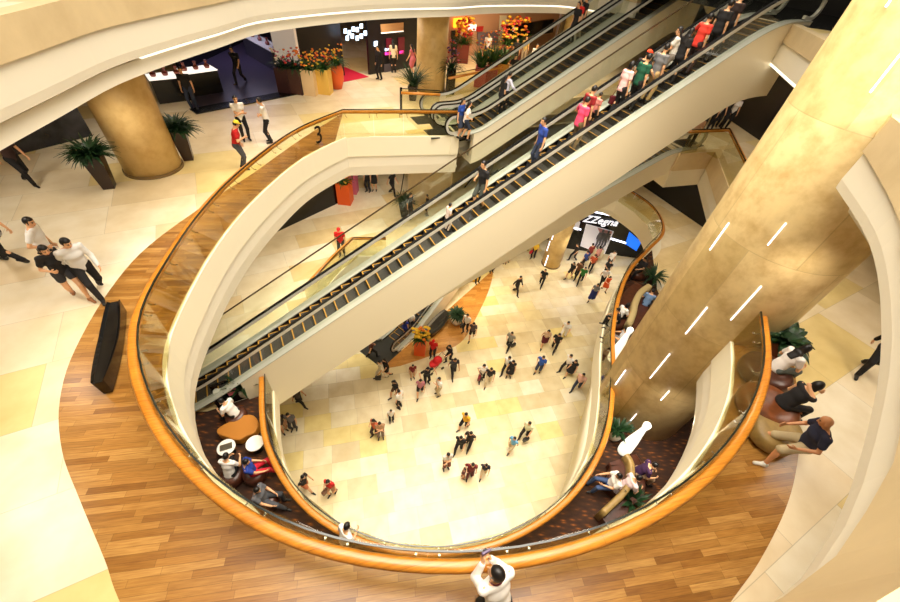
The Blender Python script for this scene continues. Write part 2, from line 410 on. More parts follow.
# deep curved white wall under the right side of the middle slab edge
i0, i1 = [min(range(len(ring2)), key=lambda i: (Vector(proj((ring2[i][0], ring2[i][1], Z2 + 1.1))) - Vector(q)).length) for q in ((560, 497), (609.5, 350))]
seg = ring2[i0:i1 + 1]; nn = normals2(seg); vs = []; fs = []; n = len(seg)
for k, (p, m) in enumerate(zip(seg, nn)):
    u = k / (n - 1); d = 1.1 + 1.75 * min(1, u / .42) ** .8 * (1 if u < .6 else max(0, 1 - (u - .6) / .4) ** .8)
    for o_, h_ in ((0.0, -.7), (-.02, -d), (-.3, -d), (-.3, -.7)): vs.append((p[0] + m[0] * o_, p[1] + m[1] * o_, Z2 + h_))
for k in range(n - 1):
    for j in range(4): fs.append((k * 4 + j, k * 4 + (j + 1) % 4, k * 4 + 4 + (j + 1) % 4, k * 4 + 4 + j))
fs += [(3, 2, 1, 0), tuple(n * 4 - 4 + j for j in range(4))]
TRIM[0] += 1; mb = MB(); mb.add(vs, fs); struct(mb.build('trim_%d' % TRIM[0], M_WHITE, None, True), 'deep curved white apron under the right side of the middle slab edge', 'slab edge')
# wood strip that follows the edge on level three
inner = ring3[3:]
WL = [(343,113),(300,140),(255,172),(215,198),(150,245),(110,290),(75,350),(60,400),(62,450),(80,500),(105,560),(120,602)]
wo = [tuple(at(p[0], p[1], Z3)[:2]) for p in WL] + [(-2.6, -.6), (0, -1.3), (3.0, -.2)] + [tuple(at(p[0], p[1], Z3)[:2]) for p in [(732,600),(760,560),(785,510),(796,470),(799,430)]] + [(8.6, 6.3), (8.9, 7.4)]
wo = catmull(wo, 5)
mb = MB()
poly = [(p[0] , p[1]) for p in ring3[3:]]
nn = normals2(poly); poly = [(p[0] - n[0] * .06, p[1] - n[1] * .06) for p, n in zip(poly, nn)]
o = slab('floor', poly + list(reversed(wo)), None, Z3 + .006, .02, M_WOOD3); struct(o, 'oak plank walkway curving along the glass balustrade', 'floor')
# carpet on the middle level
cin = [(p[0], p[1]) for p in ring2]; nn = normals2(cin); cin = [(p[0] - n[0] * .06, p[1] - n[1] * .06) for p, n in zip(cin, nn)]
i0 = min(range(len(cin)), key=lambda i: (cin[i][0] - 9.4) ** 2 + (cin[i][1] - 16.6) ** 2)
co = [HS(-1.6, -8.95), HS(-3.6, -8.95), tuple(at(196, 412, Z2)[:2]), tuple(at(194, 432, Z2)[:2]), tuple(at(205, 462, Z2)[:2]), (-5.8, 2.2), (-3, .4), (1, -.6), (5, .6), (8.6, 3.2), (11.2, 6.6), (10.6, 11), tuple(at(657, 290, Z2)[:2]), tuple(at(652, 250, Z2)[:2])]
o = slab('floor', cin[:i0 + 1] + list(reversed(co)), None, Z2 + .008, .02, M_CARPET); struct(o, 'dark brown patterned carpet on the middle level', 'carpet')
# ------------------------------------------------------------------ balustrades
def balustrade(name, label, pts, z, step=1.25, rail=True, brackets=True, group=None, h=1.15, cat='balustrade', closed_dark=True):
    c = pts[len(pts) // 2]
    root = thing(name, label, cat, (c[0], c[1], z), 0, group)
    inv = Vector((-c[0], -c[1], -z))
    def B(mb, n, m, par=root, sm=False):
        k = Matrix.Translation(inv); mb.v = [tuple(k @ Vector(v)) for v in mb.v]
        return mb.build(n, m, par, sm)
    n2 = normals2(pts)
    off = [(p[0] - n[0] * .025, p[1] - n[1] * .025) for p, n in zip(pts, n2)]
    js = resample(off, step); nj = normals2(js)
    if rail:
        mb = MB(); pr = [(-.23, .98), (-.25, 1.02), (-.23, 1.06), (-.20, 1.075), (-.12, 1.075), (-.09, 1.06), (-.07, 1.02), (-.09, .98)]
        sweep(mb, pts, pr, z); B(mb, 'handrail', M_RAIL, root, True)
    panes = []
    for i in range(len(js) - 1):
        a, b = Vector(js[i]), Vector(js[i + 1]); d = (b - a).normalized() * .008; a += d; b -= d
        mb = MB(); sweep(mb, [tuple(a), tuple(b)], [(.006, .03), (.006, h), (-.006, h), (-.006, .03)], z); panes.append(B(mb, 'glass_panel', M_GLASS))
    if closed_dark:
        mb = MB(); sweep(mb, off, [(.013, h - .005), (.013, h + .03), (-.013, h + .03), (-.013, h - .005)], z); B(mb, 'top_edge', M_DARKEDGE)
    if brackets:
        for i in range(1, len(js) - 1):
            p, n = js[i], nj[i]; tx, ty = -n[1], n[0]
            for s in (-.16, .16):
                q = (p[0] + tx * s, p[1] + ty * s); mb = MB()
                mb.tube([(q[0] + n[0] * .02, q[1] + n[1] * .02, z + .86), (q[0] - n[0] * .05, q[1] - n[1] * .05, z + .86), (q[0] - n[0] * .16, q[1] - n[1] * .16, z + .985)], .012, 6)
                mb.lathe([(.016, -.010), (.018, 0), (.016, .010)], (q[0] + n[0] * .02, q[1] + n[1] * .02, z + .86), 8)
                B(mb, 'bracket', M_STEEL, panes[i if s > 0 else i - 1])
    return root
balustrade('glass_balustrade', 'long curved glass balustrade with a wide orange wood handrail around the level three opening', ring3, Z3)
balustrade('glass_balustrade', 'curved glass balustrade with orange rail around the middle level opening, dark carpet beside it', ring2, Z2, step=1.45)
balustrade('glass_balustrade', 'short bent glass balustrade on the middle level, beside the man in red', list(hole2[len(ring2) + 3:len(ring2) + 7]), Z2, step=1.5, brackets=False)
balustrade('glass_balustrade', 'glass balustrade with cornered rail behind the big column', right3[1:4], Z3, step=1.6, brackets=False)
a = at(401, 91, Z3 + 1.05); b = at(440, 93, Z3 + 1.05)
bb = balustrade('glass_balustrade', 'short straight glass balustrade with a black end post before the middle pillar', [tuple(a[:2]), tuple(b[:2])], Z3, step=1.4, brackets=False)
mb = MB(); mb.box((a.x - bb.location.x, a.y - bb.location.y, .6), (.1, .1, 1.2)); mb.build('end_post', M_BLACK, bb)
a = at(412, 88, Z3 + 1.05); b = at(434, 78, Z3 + 1.05)
a = at(447, 77, Z3 + 1.05); b = at(500, 66, Z3 + 1.05)
balustrade('glass_balustrade', 'straight glass balustrade between the middle pillar and the pink planters', [tuple(a[:2]), tuple(b[:2])], Z3, step=1.8, brackets=False)
# the number on the glass
def text_mesh(name, body, size, depth=.004):
    cu = bpy.data.curves.new(name, 'FONT'); cu.body = body; cu.size = size; cu.extrude = depth; cu.align_x = 'CENTER'; cu.align_y = 'CENTER'
    ob = bpy.data.objects.new(name, cu); COL.objects.link(ob)
    dg = bpy.context.evaluated_depsgraph_get(); me = bpy.data.meshes.new_from_object(ob.evaluated_get(dg)); bpy.data.objects.remove(ob)
    me.name = name; me.materials.clear(); return me
p = at(320, 145, Z3 + .3)
i = min(range(len(ring3) - 1), key=lambda i: (Vector(proj((ring3[i][0], ring3[i][1], Z3 + .6))) - Vector((320, 133))).length)
pa, pb = Vector(ring3[i]), Vector(ring3[i + 1]); d = (pb - pa).normalized()
o = link('level_number', text_mesh('level_number', '3', .95), M_BLACK); tag(o, 'black figure 3 on the glass of the upper balustrade', 'number sign')
X = Vector((-d.x, -d.y, 0)); 
if X.x < 0: X = -X
Zt = Vector((0, 0, 1)); Yn = X.cross(Zt)
o.matrix_world = Matrix.Translation((pa.x - Yn.x * -.02 , pa.y - Yn.y * -.02, Z3 + .60)) @ Matrix((X, Zt, X.cross(Zt))).transposed().to_4x4()
# ------------------------------------------------------------------ columns
def column(cx, cy, r, z0, z1, m, label, base=True):
    mb = MB(); mb.lathe([(r, 0), (r, z1 - z0)], (0, 0, 0), 64)
    o = mb.build('column', m, None, True); o.location = (cx, cy, z0); struct(o, label, 'column')
    for pl in o.data.polygons:
        if abs(pl.normal.z) > .9: pl.use_smooth = False
    if base:
        mb = MB(); mb.lathe([(r * 1.0, 0), (r * 1.05, .0), (r * 1.05, .09), (r * 1.0, .09)], (0, 0, 0), 64); q = mb.build('column_base', mat('column_base', (120, 96, 58), .5), o)
    return o
bigcol = column(COLC[0], COLC[1], 1.5, Z2, Z4 + 5, M_COL, 'huge round limestone column with thin light strips rising through the levels', False)
column(-10.82, 11.85, .86, Z3, Z4 - 1.6, M_COLS, 'round limestone column between two potted plants on the left')
column(-2.55, 23.87, .82, Z3, Z4 - 1.6, M_COLS, 'round limestone column at the top beside the escalator landing')
column(*[at(568, 40, Z3 + 1.5)[i] * 1.0 for i in (0, 1)], .62, Z3, Z4 - 1.6, M_COLS, 'round limestone column behind the couple on the upper escalator')
column(*[at(632, 20, Z3 + 2.2)[i] * 1.0 for i in (0, 1)], .62, Z3, Z4 - 1.6, M_COLS, 'limestone column at the top edge behind the escalator riders')
c1 = column(7.25, 23.1, .68, Z1, Z2 - 1.2, M_COLS, 'round pale column with light strips on the lowest floor')
def strips(colo, cx, cy, r, segs, z0, w=.022):
    for (x0, y0), (x1, y1), rr in segs:
        ends = []
        for q in ((x0, y0), (x1, y1)):
            d = ray(*q); o2 = Vector((CAM.x - cx, CAM.y - cy)); dd = Vector((d.x, d.y))
            A = dd.dot(dd); Bq = 2 * o2.dot(dd); Cq = o2.dot(o2) - r * r; disc = max(0, Bq * Bq - 4 * A * Cq)
            t = (-Bq - math.sqrt(disc)) / (2 * A); ends.append(CAM + d * t)
        ang = .5 * sum(math.atan2(e.y - cy, e.x - cx) for e in ends)
        za, zb = sorted((ends[0].z, ends[1].z))
        mb = MB(); mb.box((math.cos(ang) * (r + .002), math.sin(ang) * (r + .002), (za + zb) / 2 - z0), (.03, w, zb - za), ang)
        q = mb.build('light_strip', M_GLOW, colo); q['label'] = 'thin white light strip set in the column'
strips(bigcol, COLC[0], COLC[1], 1.5, [((710,250),(729,223),0),((768,245),(786,223),0),((731,320),(761,286),0),((686,334),(707,307),0),((650,378),(670,354),0),((615,384),(626,371),0),((661,400),(669,391),0),((872,93),(899,53),0),((886,7),(891,0),0),((629,425),(635,413),0)], Z2)
strips(c1, 7.25, 23.1, .68, [((555,221),(560,206),0),((552,240),(556,226),0),((547,251),(550,241),0),((561,222),(564,209),0),((545,266),(548,255),0)], Z1, .05)
# ------------------------------------------------------------------ escalators
M_TRUSS = mat('escalator_cladding', (238, 228, 202), .4)
M_DECK = mat('escalator_deck', (196, 198, 186), .3, .2)
M_STEP = mat('escalator_step', (54, 52, 50), .5, .3)
M_YEL = mat('step_yellow', (186, 136, 44), .6)
M_PLATE = mat('landing_plate', (70, 70, 66), .35, .6)
def esc_path(rise, ang, bf, tf, w=1.5):
    tn = math.tan(math.radians(ang)); run = rise / tn; xs = []; zs = []; x = -bf; z = 0; dx = .05
    ss = lambda t: (lambda u: u * u * (3 - 2 * u))(min(1, max(0, t)))
    while x <= run + tf + 1e-6:
        xs.append(x); zs.append(z)
        z += dx * tn * ss((x + w / 2) / w) * (1 - ss((x - run + w / 2) / w)); x += dx
    k = rise / zs[-1]; zs = [q * k for q in zs]
    return xs, zs
M_GUIDE = mat('rail_guide_alloy', (206, 204, 194), .3, .25)
class Esc: pass
def escalator(label, h0, S, z0, rise, ang, bf, tf, depth, heading=None, origin=None, width=1.0, near=True, deck=.28, group=None, truss_x=None, plate_end=True, w=1.5):
    """h0,S: place of the start of the slope along / across the run"""
    E = Esc(); tn = math.tan(math.radians(ang))
    if origin is None: origin = HS(h0, S)
    if heading is None: heading = math.atan2(hd.y, hd.x)
    root = thing('escalator', label, 'escalator', (origin[0], origin[1], z0), heading, group)
    xs, zs = esc_path(rise, ang, bf, tf, w); E.xs, E.zs, E.root, E.o, E.hd, E.z0 = xs, zs, root, origin, heading, z0
    idx = list(range(0, len(xs), 5)); idx += [len(xs) - 1] if idx[-1] != len(xs) - 1 else []
    P = [(xs[i], zs[i]) for i in idx]
    sh = lambda dz, q=P: [(x, z + dz) for x, z in q]
    W = width / 2; D = W + deck
    mb = MB()
    x0 = truss_x or (xs[0], xs[-1])
    Pt = [p for p in P if x0[0] - 1e-6 <= p[0] <= x0[1] + 1e-6]
    bot = [(x, max(z - depth, -depth * 1.0)) for x, z in Pt]
    for s in (-1, 1):
        ya, yb = sorted((s * (W + .01), s * D)); mb.strip(bot, sh(.1, Pt), ya, yb)
    mb.strip(bot, [(x, z + .25) for x, z in bot], -W, W)
    mb.build('truss', M_TRUSS, root)
    mb = MB(); mb.strip(sh(-.28), sh(-.24), -W - .005, W + .005); mb.build('step_bed', M_BLACK, root)
    n = len(xs)
    for s, nm in ((-1, 'right'), (1, 'left')):
        y = s * (W + .12)
        mb = MB(); ya, yb = sorted((s * (W + .0), s * (D + .015))); mb.strip(sh(.1), sh(.135), ya, yb); mb.build('deck', M_DECK, root)
        mb = MB(); ya, yb = sorted((s * (W - .015), s * (W + .01))); mb.strip(sh(-.2), sh(.1), ya, yb); mb.build('skirt', M_BLACK, root)
        top = sh(.92); lo = sh(.14); R_ = .38
        arc0 = [(xs[0] - R_ * math.sin(t) , zs[0] + .53 + .39 * math.cos(t)) for t in [math.pi * k / 10 for k in range(1, 10)]]
        arc1 = [(xs[-1] + R_ * math.sin(t), zs[-1] + .53 - .39 * math.cos(t)) for t in [math.pi * k / 10 for k in range(1, 10)]]
        # glass in panels
        cuts = list(range(0, len(P), 6)); cuts = cuts if cuts[-1] == len(P) - 1 else cuts + [len(P) - 1]
        if len(cuts) > 2 and cuts[-1] - cuts[-2] < 3: cuts.pop(-2)
        for j in range(len(cuts) - 1):
            a, b = cuts[j], cuts[j + 1]; q0 = lo[a:b + 1]; q1 = top[a:b + 1]
            if j > 0: q0[0] = (q0[0][0] + .008, q0[0][1]); q1[0] = (q1[0][0] + .008, q1[0][1])
            g = q0 + (list(arc1) if j == len(cuts) - 2 else []) + list(reversed(q1)) + (list(arc0) if j == 0 else [])
            mb = MB(); mb.extr_y(g, y - .006, y + .006); mb.build('glass_panel', M_GLASSG, root)
        line = [(xs[0] + .35, zs[0] + .16)] + list(reversed([(xs[0] - .42 * math.sin(t), zs[0] + .53 + .42 * math.cos(t)) for t in [math.pi * k / 10 for k in range(1, 11)]])) + sh(.95) + [(xs[-1] + .42 * math.sin(t), zs[-1] + .53 - -.42 * math.cos(t)) for t in [math.pi * k / 10 for k in range(1, 11)]] + [(xs[-1] - .35, zs[-1] + .16)]
        def vs(mbx, w, ha, hb):
            vv = []; ff = []; m = len(line)
            for i in range(m):
                a = line[max(i - 1, 0)]; b = line[min(i + 1, m - 1)]; dx, dz = b[0] - a[0], b[1] - a[1]; l = math.hypot(dx, dz) or 1; nx, nz = -dz / l, dx / l
                for (o, hh) in ((-w, ha), (w, ha), (w, hb), (-w, hb)): vv.append((line[i][0] + nx * hh, y + o, line[i][1] + nz * hh))
            for i in range(m - 1):
                for k in range(4): ff.append((i * 4 + k, i * 4 + (k + 1) % 4, i * 4 + 4 + (k + 1) % 4, i * 4 + 4 + k))
            ff += [(3, 2, 1, 0), (m * 4 - 4, m * 4 - 3, m * 4 - 2, m * 4 - 1)]
            mbx.add(vv, ff)
        mb = MB(); vs(mb, .042, .0, .045); mb.build('handrail', M_RUBBER, root)
        mb = MB(); vs(mb, .05, -.11, .0); mb.build('rail_guide', M_GUIDE, root)
    # steps
    step = MB(); step.box((0, 0, -.12), (.40, width - .04, .24)); step.box((-.185, 0, .001), (.035, width - .06, .006), 0, 1)
    for s in (-1, 1): step.box((0, s * (W - .045), .001), (.38, .03, .006), 0, 1)
    me = step.mesh('step'); me.materials.append(M_STEP); me.materials.append(M_YEL)
    x = xs[0] + .7; k = 0
    while x < xs[-1] - .5 and k < 99:
        z = np.interp(x, xs, zs); st = link('step', me, [], root); st.location = (x, 0, float(z)); k += 1
        x += .40 * (1 if abs(np.interp(x + .1, xs, zs) - z) < .01 else .97)
    for a, b in ((xs[0] - 1.0, xs[0] + .55), (xs[-1] - .35, xs[-1] + 1.0)):
        zz = zs[0] if a < 0 else zs[-1]
        mb = MB(); mb.box(((a + b) / 2, 0, zz - .02), (b - a, width - .02, .05)); mb.build('landing_plate', M_PLATE, root)
    def ride(hx, hy, H=1.6):
        """stand a rider so that the head falls on a pixel"""
        best = None
        for i in range(0, n, 2):
            q = (origin[0] + math.cos(heading) * xs[i], origin[1] + math.sin(heading) * xs[i], z0 + zs[i])
            e = (Vector(proj((q[0], q[1], q[2] + H))) - Vector((hx, hy))).length
            if best is None or e < best[0]: best = (e, i, q)
        lat = None
        for y in np.linspace(-.3, .3, 13):
            q = best[2]; q2 = (q[0] - math.sin(heading) * y, q[1] + math.cos(heading) * y, q[2])
            e = (Vector(proj((q2[0], q2[1], q2[2] + H))) - Vector((hx, hy))).length
            if lat is None or e < lat[0]: lat = (e, q2)
        return lat[1]
    E.ride = ride
    return E
ESC1 = escalator('long cream clad escalator crossing the whole void from the middle level to the top', -4.1, -9.66, Z2, 10.8, 27.4, 2.2, 1.9, 2.25, truss_x=(1.6, 99), w=3.2)
ESC2N = escalator('near escalator of the upper pair climbing from level three to the right', 9.6, -16.0, Z3, 5.4, 27.4, 1.2, 1.2, 1.35, group='upper escalator pair', truss_x=(-.3, 99))
ESC2F = escalator('far escalator of the upper pair, the one with the couple and red jersey', 9.6, -17.6, Z3, 5.4, 27.4, 1.2, 1.2, 1.35, group='upper escalator pair', truss_x=(-.3, 99))
ESC3 = escalator('escalator arriving at level three behind the big column, mostly hidden', 2.9, -11.62, Z2, 5.4, 20.0, .8, 1.8, 1.0)
a1 = at(398, 352, Z1); hA = math.radians(90 - 33); u = Vector((math.cos(hA), math.sin(hA))); w = Vector((-u.y, u.x))
q1 = Vector(a1[:2]) + w * .75 + u * 1.2
ESC4 = escalator('dark low escalator rising from the lowest floor beside the orange flower stand', 0, 0, Z1, 5.4, 27.4, 1.2, 1.0, 1.2, heading=hA, origin=tuple(q1), group='lowest escalator pair')
q2 = q1 + w * 1.75
ESC5 = escalator('low escalator with a man in black half hidden beneath the long truss', 0, 0, Z1, 5.4, 27.4, 1.2, 1.0, 1.2, heading=hA, origin=tuple(q2), group='lowest escalator pair')
# dark landing floor in front of the low escalators and the tall glass guard behind the long escalator
mb = MB(); cc = [q1 - w * .85 - u * 2.6, q1 - w * .85 - u * 1.0, q2 + w * .85 - u * 1.0, q2 + w * .85 - u * 2.6]
mb.prism([tuple(c) for c in cc], Z1 + .001, Z1 + .012); struct(mb.build('floor', M_PLATE), 'dark landing plate in front of the low escalators', 'floor')
pl = [tuple(at(q[0], q[1], Z3)[:2]) for q in [(423, 113), (433, 129), (458, 132), (452, 113)]]
mb = MB(); mb.prism(pl, Z3 + .001, Z3 + .012); struct(mb.build('floor', M_PLATE), 'dark landing plate before the upper escalator pair', 'floor')
xs, zs = ESC1.xs, ESC1.zs
gr = thing('guard_screen', 'tall clear glass guard with thin steel rail behind the long escalator', 'guard screen', (ESC1.o[0], ESC1.o[1], Z2), ESC1.hd)
sel = list(range(0, len(xs), 40)); hh = 1.75
for a, b in zip(sel, sel[1:]):
    mb = MB(); mb.strip([(xs[a] + .01, zs[a] + .14), (xs[b], zs[b] + .14)], [(xs[a] + .01, zs[a] + hh), (xs[b], zs[b] + hh)], .80, .812); mb.build('glass_panel', M_GLASSG, gr)
mb = MB(); mb.strip([(xs[i], zs[i] + hh) for i in sel], [(xs[i], zs[i] + hh + .035) for i in sel], .785, .825); mb.build('top_rail', mat('bronze_rail', (92, 74, 48), .35, .7), gr)
# L1 oak area
o = slab('floor', [tuple(q1 - w * .85 - u * 2.7)] + catmull([tuple(at(p[0], p[1], Z1)[:2]) for p in [(400,366),(430,356),(460,343),(475,320),(490,287),(494,262),(493,245)]], 5) + [(1.5, 25), tuple(q1 - w * .8 + u * 9)], None, Z1 + .01, .02, M_WOOD1); struct(o, 'pale oak floor area beside the low escalators', 'floor')
# ------------------------------------------------------------------ people: smooth distance-field bodies
V3 = lambda *a: np.array(a, float)
def nz(v): return v / (np.linalg.norm(v) + 1e-9)
class SDF:
    def __init__(s): s.p = []
    def cone(s, a, b, ra, rb, k=.02): s.p.append(('c', np.array(a, float), np.array(b, float), ra, rb, k))
    def ell(s, c, Rm, r, k=.02): s.p.append(('e', np.array(c, float), np.array(Rm, float), np.array(r, float), None, k))
    def tcap(s, a, b, lat, ra, rb, k=.03): s.p.append(('t', np.array(a, float), np.array(b, float), nz(np.array(lat, float)), (ra, rb), k))
    def bounds(s, q):
        if q[0] == 'c': m = max(q[3], q[4]); return np.minimum(q[1], q[2]) - m, np.maximum(q[1], q[2]) + m
        if q[0] == 'e': m = max(q[3]); return q[1] - m, q[1] + m
        m = max(max(q[4][0]), max(q[4][1])); return np.minimum(q[1], q[2]) - m, np.maximum(q[1], q[2]) + m
    def mesh(s, h, cuts=()):
        bb = [s.bounds(q) for q in s.p]; lo = np.min([b[0] for b in bb], 0) - 3 * h; hi = np.max([b[1] for b in bb], 0) + 3 * h
        n = np.ceil((hi - lo) / h).astype(int) + 1; D = np.full(tuple(n), .5, np.float32)
        ax = [lo[i] + h * np.arange(n[i]) for i in range(3)]
        for q, (b0, b1) in zip(s.p, bb):
            k = q[5]; m = k + 2.5 * h
            i0 = np.maximum(np.floor((b0 - m - lo) / h).astype(int), 0); i1 = np.minimum(np.ceil((b1 + m - lo) / h).astype(int) + 1, n)
            X = ax[0][i0[0]:i1[0]][:, None, None]; Y = ax[1][i0[1]:i1[1]][None, :, None]; Z = ax[2][i0[2]:i1[2]][None, None, :]
            if q[0] == 'c' or q[0] == 't':
                a, b = q[1], q[2]; w = b - a; L2 = w.dot(w) + 1e-12
                px, py, pz = X - a[0], Y - a[1], Z - a[2]
                t = np.clip((px * w[0] + py * w[1] + pz * w[2]) / L2, 0, 1)
                px = px - t * w[0]; py = py - t * w[1]; pz = pz - t * w[2]
                if q[0] == 'c': d = np.sqrt(px * px + py * py + pz * pz) - (q[3] + (q[4] - q[3]) * t)
                else:
                    wn = w / math.sqrt(L2); lat = nz(q[3] - wn * q[3].dot(wn)); dep = np.cross(wn, lat)
                    (la, da), (lb, db) = q[4]; rl = la + (lb - la) * t; rd = da + (db - da) * t; rm = np.minimum(rl, rd)
                    l = px * lat[0] + py * lat[1] + pz * lat[2]; e = px * dep[0] + py * dep[1] + pz * dep[2]; o = px * wn[0] + py * wn[1] + pz * wn[2]
                    d = (np.sqrt((l / rl) ** 2 + (e / rd) ** 2 + (o / rm) ** 2) - 1) * rm
            else:
                c, Rm, r = q[1], q[2], q[3]; px, py, pz = X - c[0], Y - c[1], Z - c[2]
                f = 0
                for j in range(3): f = f + ((px * Rm[j][0] + py * Rm[j][1] + pz * Rm[j][2]) / r[j]) ** 2
                d = (np.sqrt(f) - 1) * r.min()
            sl = (slice(i0[0], i1[0]), slice(i0[1], i1[1]), slice(i0[2], i1[2])); A = D[sl]
            hh = np.clip(.5 + .5 * (A - d) / k, 0, 1); D[sl] = A * (1 - hh) + d * hh - k * hh * (1 - hh)
        if cuts:
            X, Y, Z = np.meshgrid(ax[0], ax[1], ax[2], indexing='ij', sparse=True)
            for f in cuts: D = np.maximum(D, f(X, Y, Z))
        return nets(D, lo, h)
def nets(D, lo, h):
    S = D < 0; c = np.zeros(tuple(np.array(D.shape) - 1), np.int8); sl = lambda o, n: slice(o, n - 1 + o)
    N = D.shape; cor = [(i, j, k) for i in (0, 1) for j in (0, 1) for k in (0, 1)]
    for i, j, k in cor: c += S[sl(i, N[0]), sl(j, N[1]), sl(k, N[2])]
    act = (c > 0) & (c < 8); ijk = np.argwhere(act); idx = np.full(c.shape, -1, np.int64); idx[act] = np.arange(len(ijk))
    pos = np.zeros((len(ijk), 3)); cnt = np.zeros(len(ijk))
    for a in cor:
        for ax in range(3):
            if a[ax]: continue
            b = list(a); b[ax] = 1
            da = D[ijk[:, 0] + a[0], ijk[:, 1] + a[1], ijk[:, 2] + a[2]]; db = D[ijk[:, 0] + b[0], ijk[:, 1] + b[1], ijk[:, 2] + b[2]]
            m = (da < 0) != (db < 0); t = np.where(m, da / np.where(m, da - db, 1), 0)
            p = np.array(a, float)[None, :] + t[:, None] * (np.array(b) - np.array(a))[None, :]
            pos += p * m[:, None]; cnt += m
    V = lo + h * (ijk + pos / cnt[:, None]); Fc = []
    for ax in range(3):
        u, v = (ax + 1) % 3, (ax + 2) % 3
        s0 = [slice(None)] * 3; s1 = [slice(None)] * 3; s0[ax] = slice(0, -1); s1[ax] = slice(1, None)
        A, B = S[tuple(s0)], S[tuple(s1)]; e = np.argwhere(A != B); sg = A[tuple(e.T)]
        ok = (e[:, u] > 0) & (e[:, v] > 0) & (e[:, u] < N[u] - 1) & (e[:, v] < N[v] - 1); e = e[ok]; sg = sg[ok]
        def g(du, dv):
            q = e.copy(); q[:, u] += du; q[:, v] += dv; return idx[tuple(q.T)]
        f = np.stack([g(-1, -1), g(0, -1), g(0, 0), g(-1, 0)], 1); f[~sg] = f[~sg][:, ::-1]; Fc.append(f)
    return V, np.concatenate(Fc)
def np_mesh(name, V, Fq):
    me = bpy.data.meshes.new(name); me.vertices.add(len(V)); me.vertices.foreach_set('co', np.asarray(V, np.float32).ravel())
    me.loops.add(len(Fq) * 4); me.polygons.add(len(Fq)); me.polygons.foreach_set('loop_start', np.arange(0, len(Fq) * 4, 4, dtype=np.int32))
    me.loops.foreach_set('vertex_index', np.asarray(Fq, np.int32).ravel()); me.polygons.foreach_set('use_smooth', np.ones(len(Fq), bool))
    me.update(calc_edges=True); return me
def RX(a): c, s = math.cos(a), math.sin(a); return np.array([[1, 0, 0], [0, c, -s], [0, s, c]])
def RY(a): c, s = math.cos(a), math.sin(a); return np.array([[c, 0, s], [0, 1, 0], [-s, 0, c]])
def RZ(a): c, s = math.cos(a), math.sin(a); return np.array([[c, -s, 0], [s, c, 0], [0, 0, 1]])
D2R = math.pi / 180
def ik(a, t, l1, l2, hint):
    v = t - a; d = np.linalg.norm(v); L = (l1 + l2) * .995
    if d > L: v = v / d * L; d = L
    x = (l1 * l1 - l2 * l2 + d * d) / (2 * d); y = math.sqrt(max(0, l1 * l1 - x * x)); w = v / d
    hn = nz(hint - w * w.dot(hint)); return a + w * x + hn * y, a + v
def skeleton(P):
    """faces +y; right hand at +x"""
    J = {}; pel = V3(*P.get('pel', (0, 0, .93))); yaw = P.get('twist', 0) * D2R; lean = P.get('lean', 4) * D2R; side = P.get('side', 0) * D2R
    T = RZ(yaw) @ RY(side) @ RX(-lean); hipR = RZ(P.get('hiptwist', 0) * D2R) @ RX(-lean * .3)
    fem = P.get('fem', False); sw = .155 if fem else .18
    J['T'] = T; J['pel'] = pel; J['chest'] = pel + T @ V3(0, .01, .30); J['up'] = pel + T @ V3(0, .0, .42); J['nb'] = pel + T @ V3(0, -.005, .485)
    hy, hp = P.get('head', (0, 8)); H = RZ(yaw * .5 + hy * D2R) @ RX(-hp * D2R) @ RY(P.get('tilt', 0) * D2R)
    J['H'] = H; J['nt'] = J['nb'] + .5 * (T + H) @ V3(0, .015, .07); J['hc'] = J['nt'] + H @ V3(0, .02, .105)
    for s, n in ((1, 'R'), (-1, 'L')):
        sh = pel + T @ V3(s * sw, 0, .445); J['sh' + n] = sh
        tgt = P.get('h' + n, (s * .24, .05, .82)); J['el' + n], J['wr' + n] = ik(sh, V3(*tgt), .285, .255, V3(*P.get('e' + n, (s * .5, -1, -.2))))
        hip = pel + hipR @ V3(s * .09, 0, -.03); J['hip' + n] = hip
        ft = V3(*P.get('f' + n, (s * .09, 0, .085))); J['kn' + n], J['an' + n] = ik(hip, ft, .435, .425, V3(*P.get('k' + n, (s * .15, 1, .1))))
        fy = P.get('fy' + n, -8 * s) * D2R; pit = P.get('fp' + n, 0) * D2R; fd = RZ(fy) @ RX(-pit) @ V3(0, 1, 0); J['fd' + n] = fd
    return J
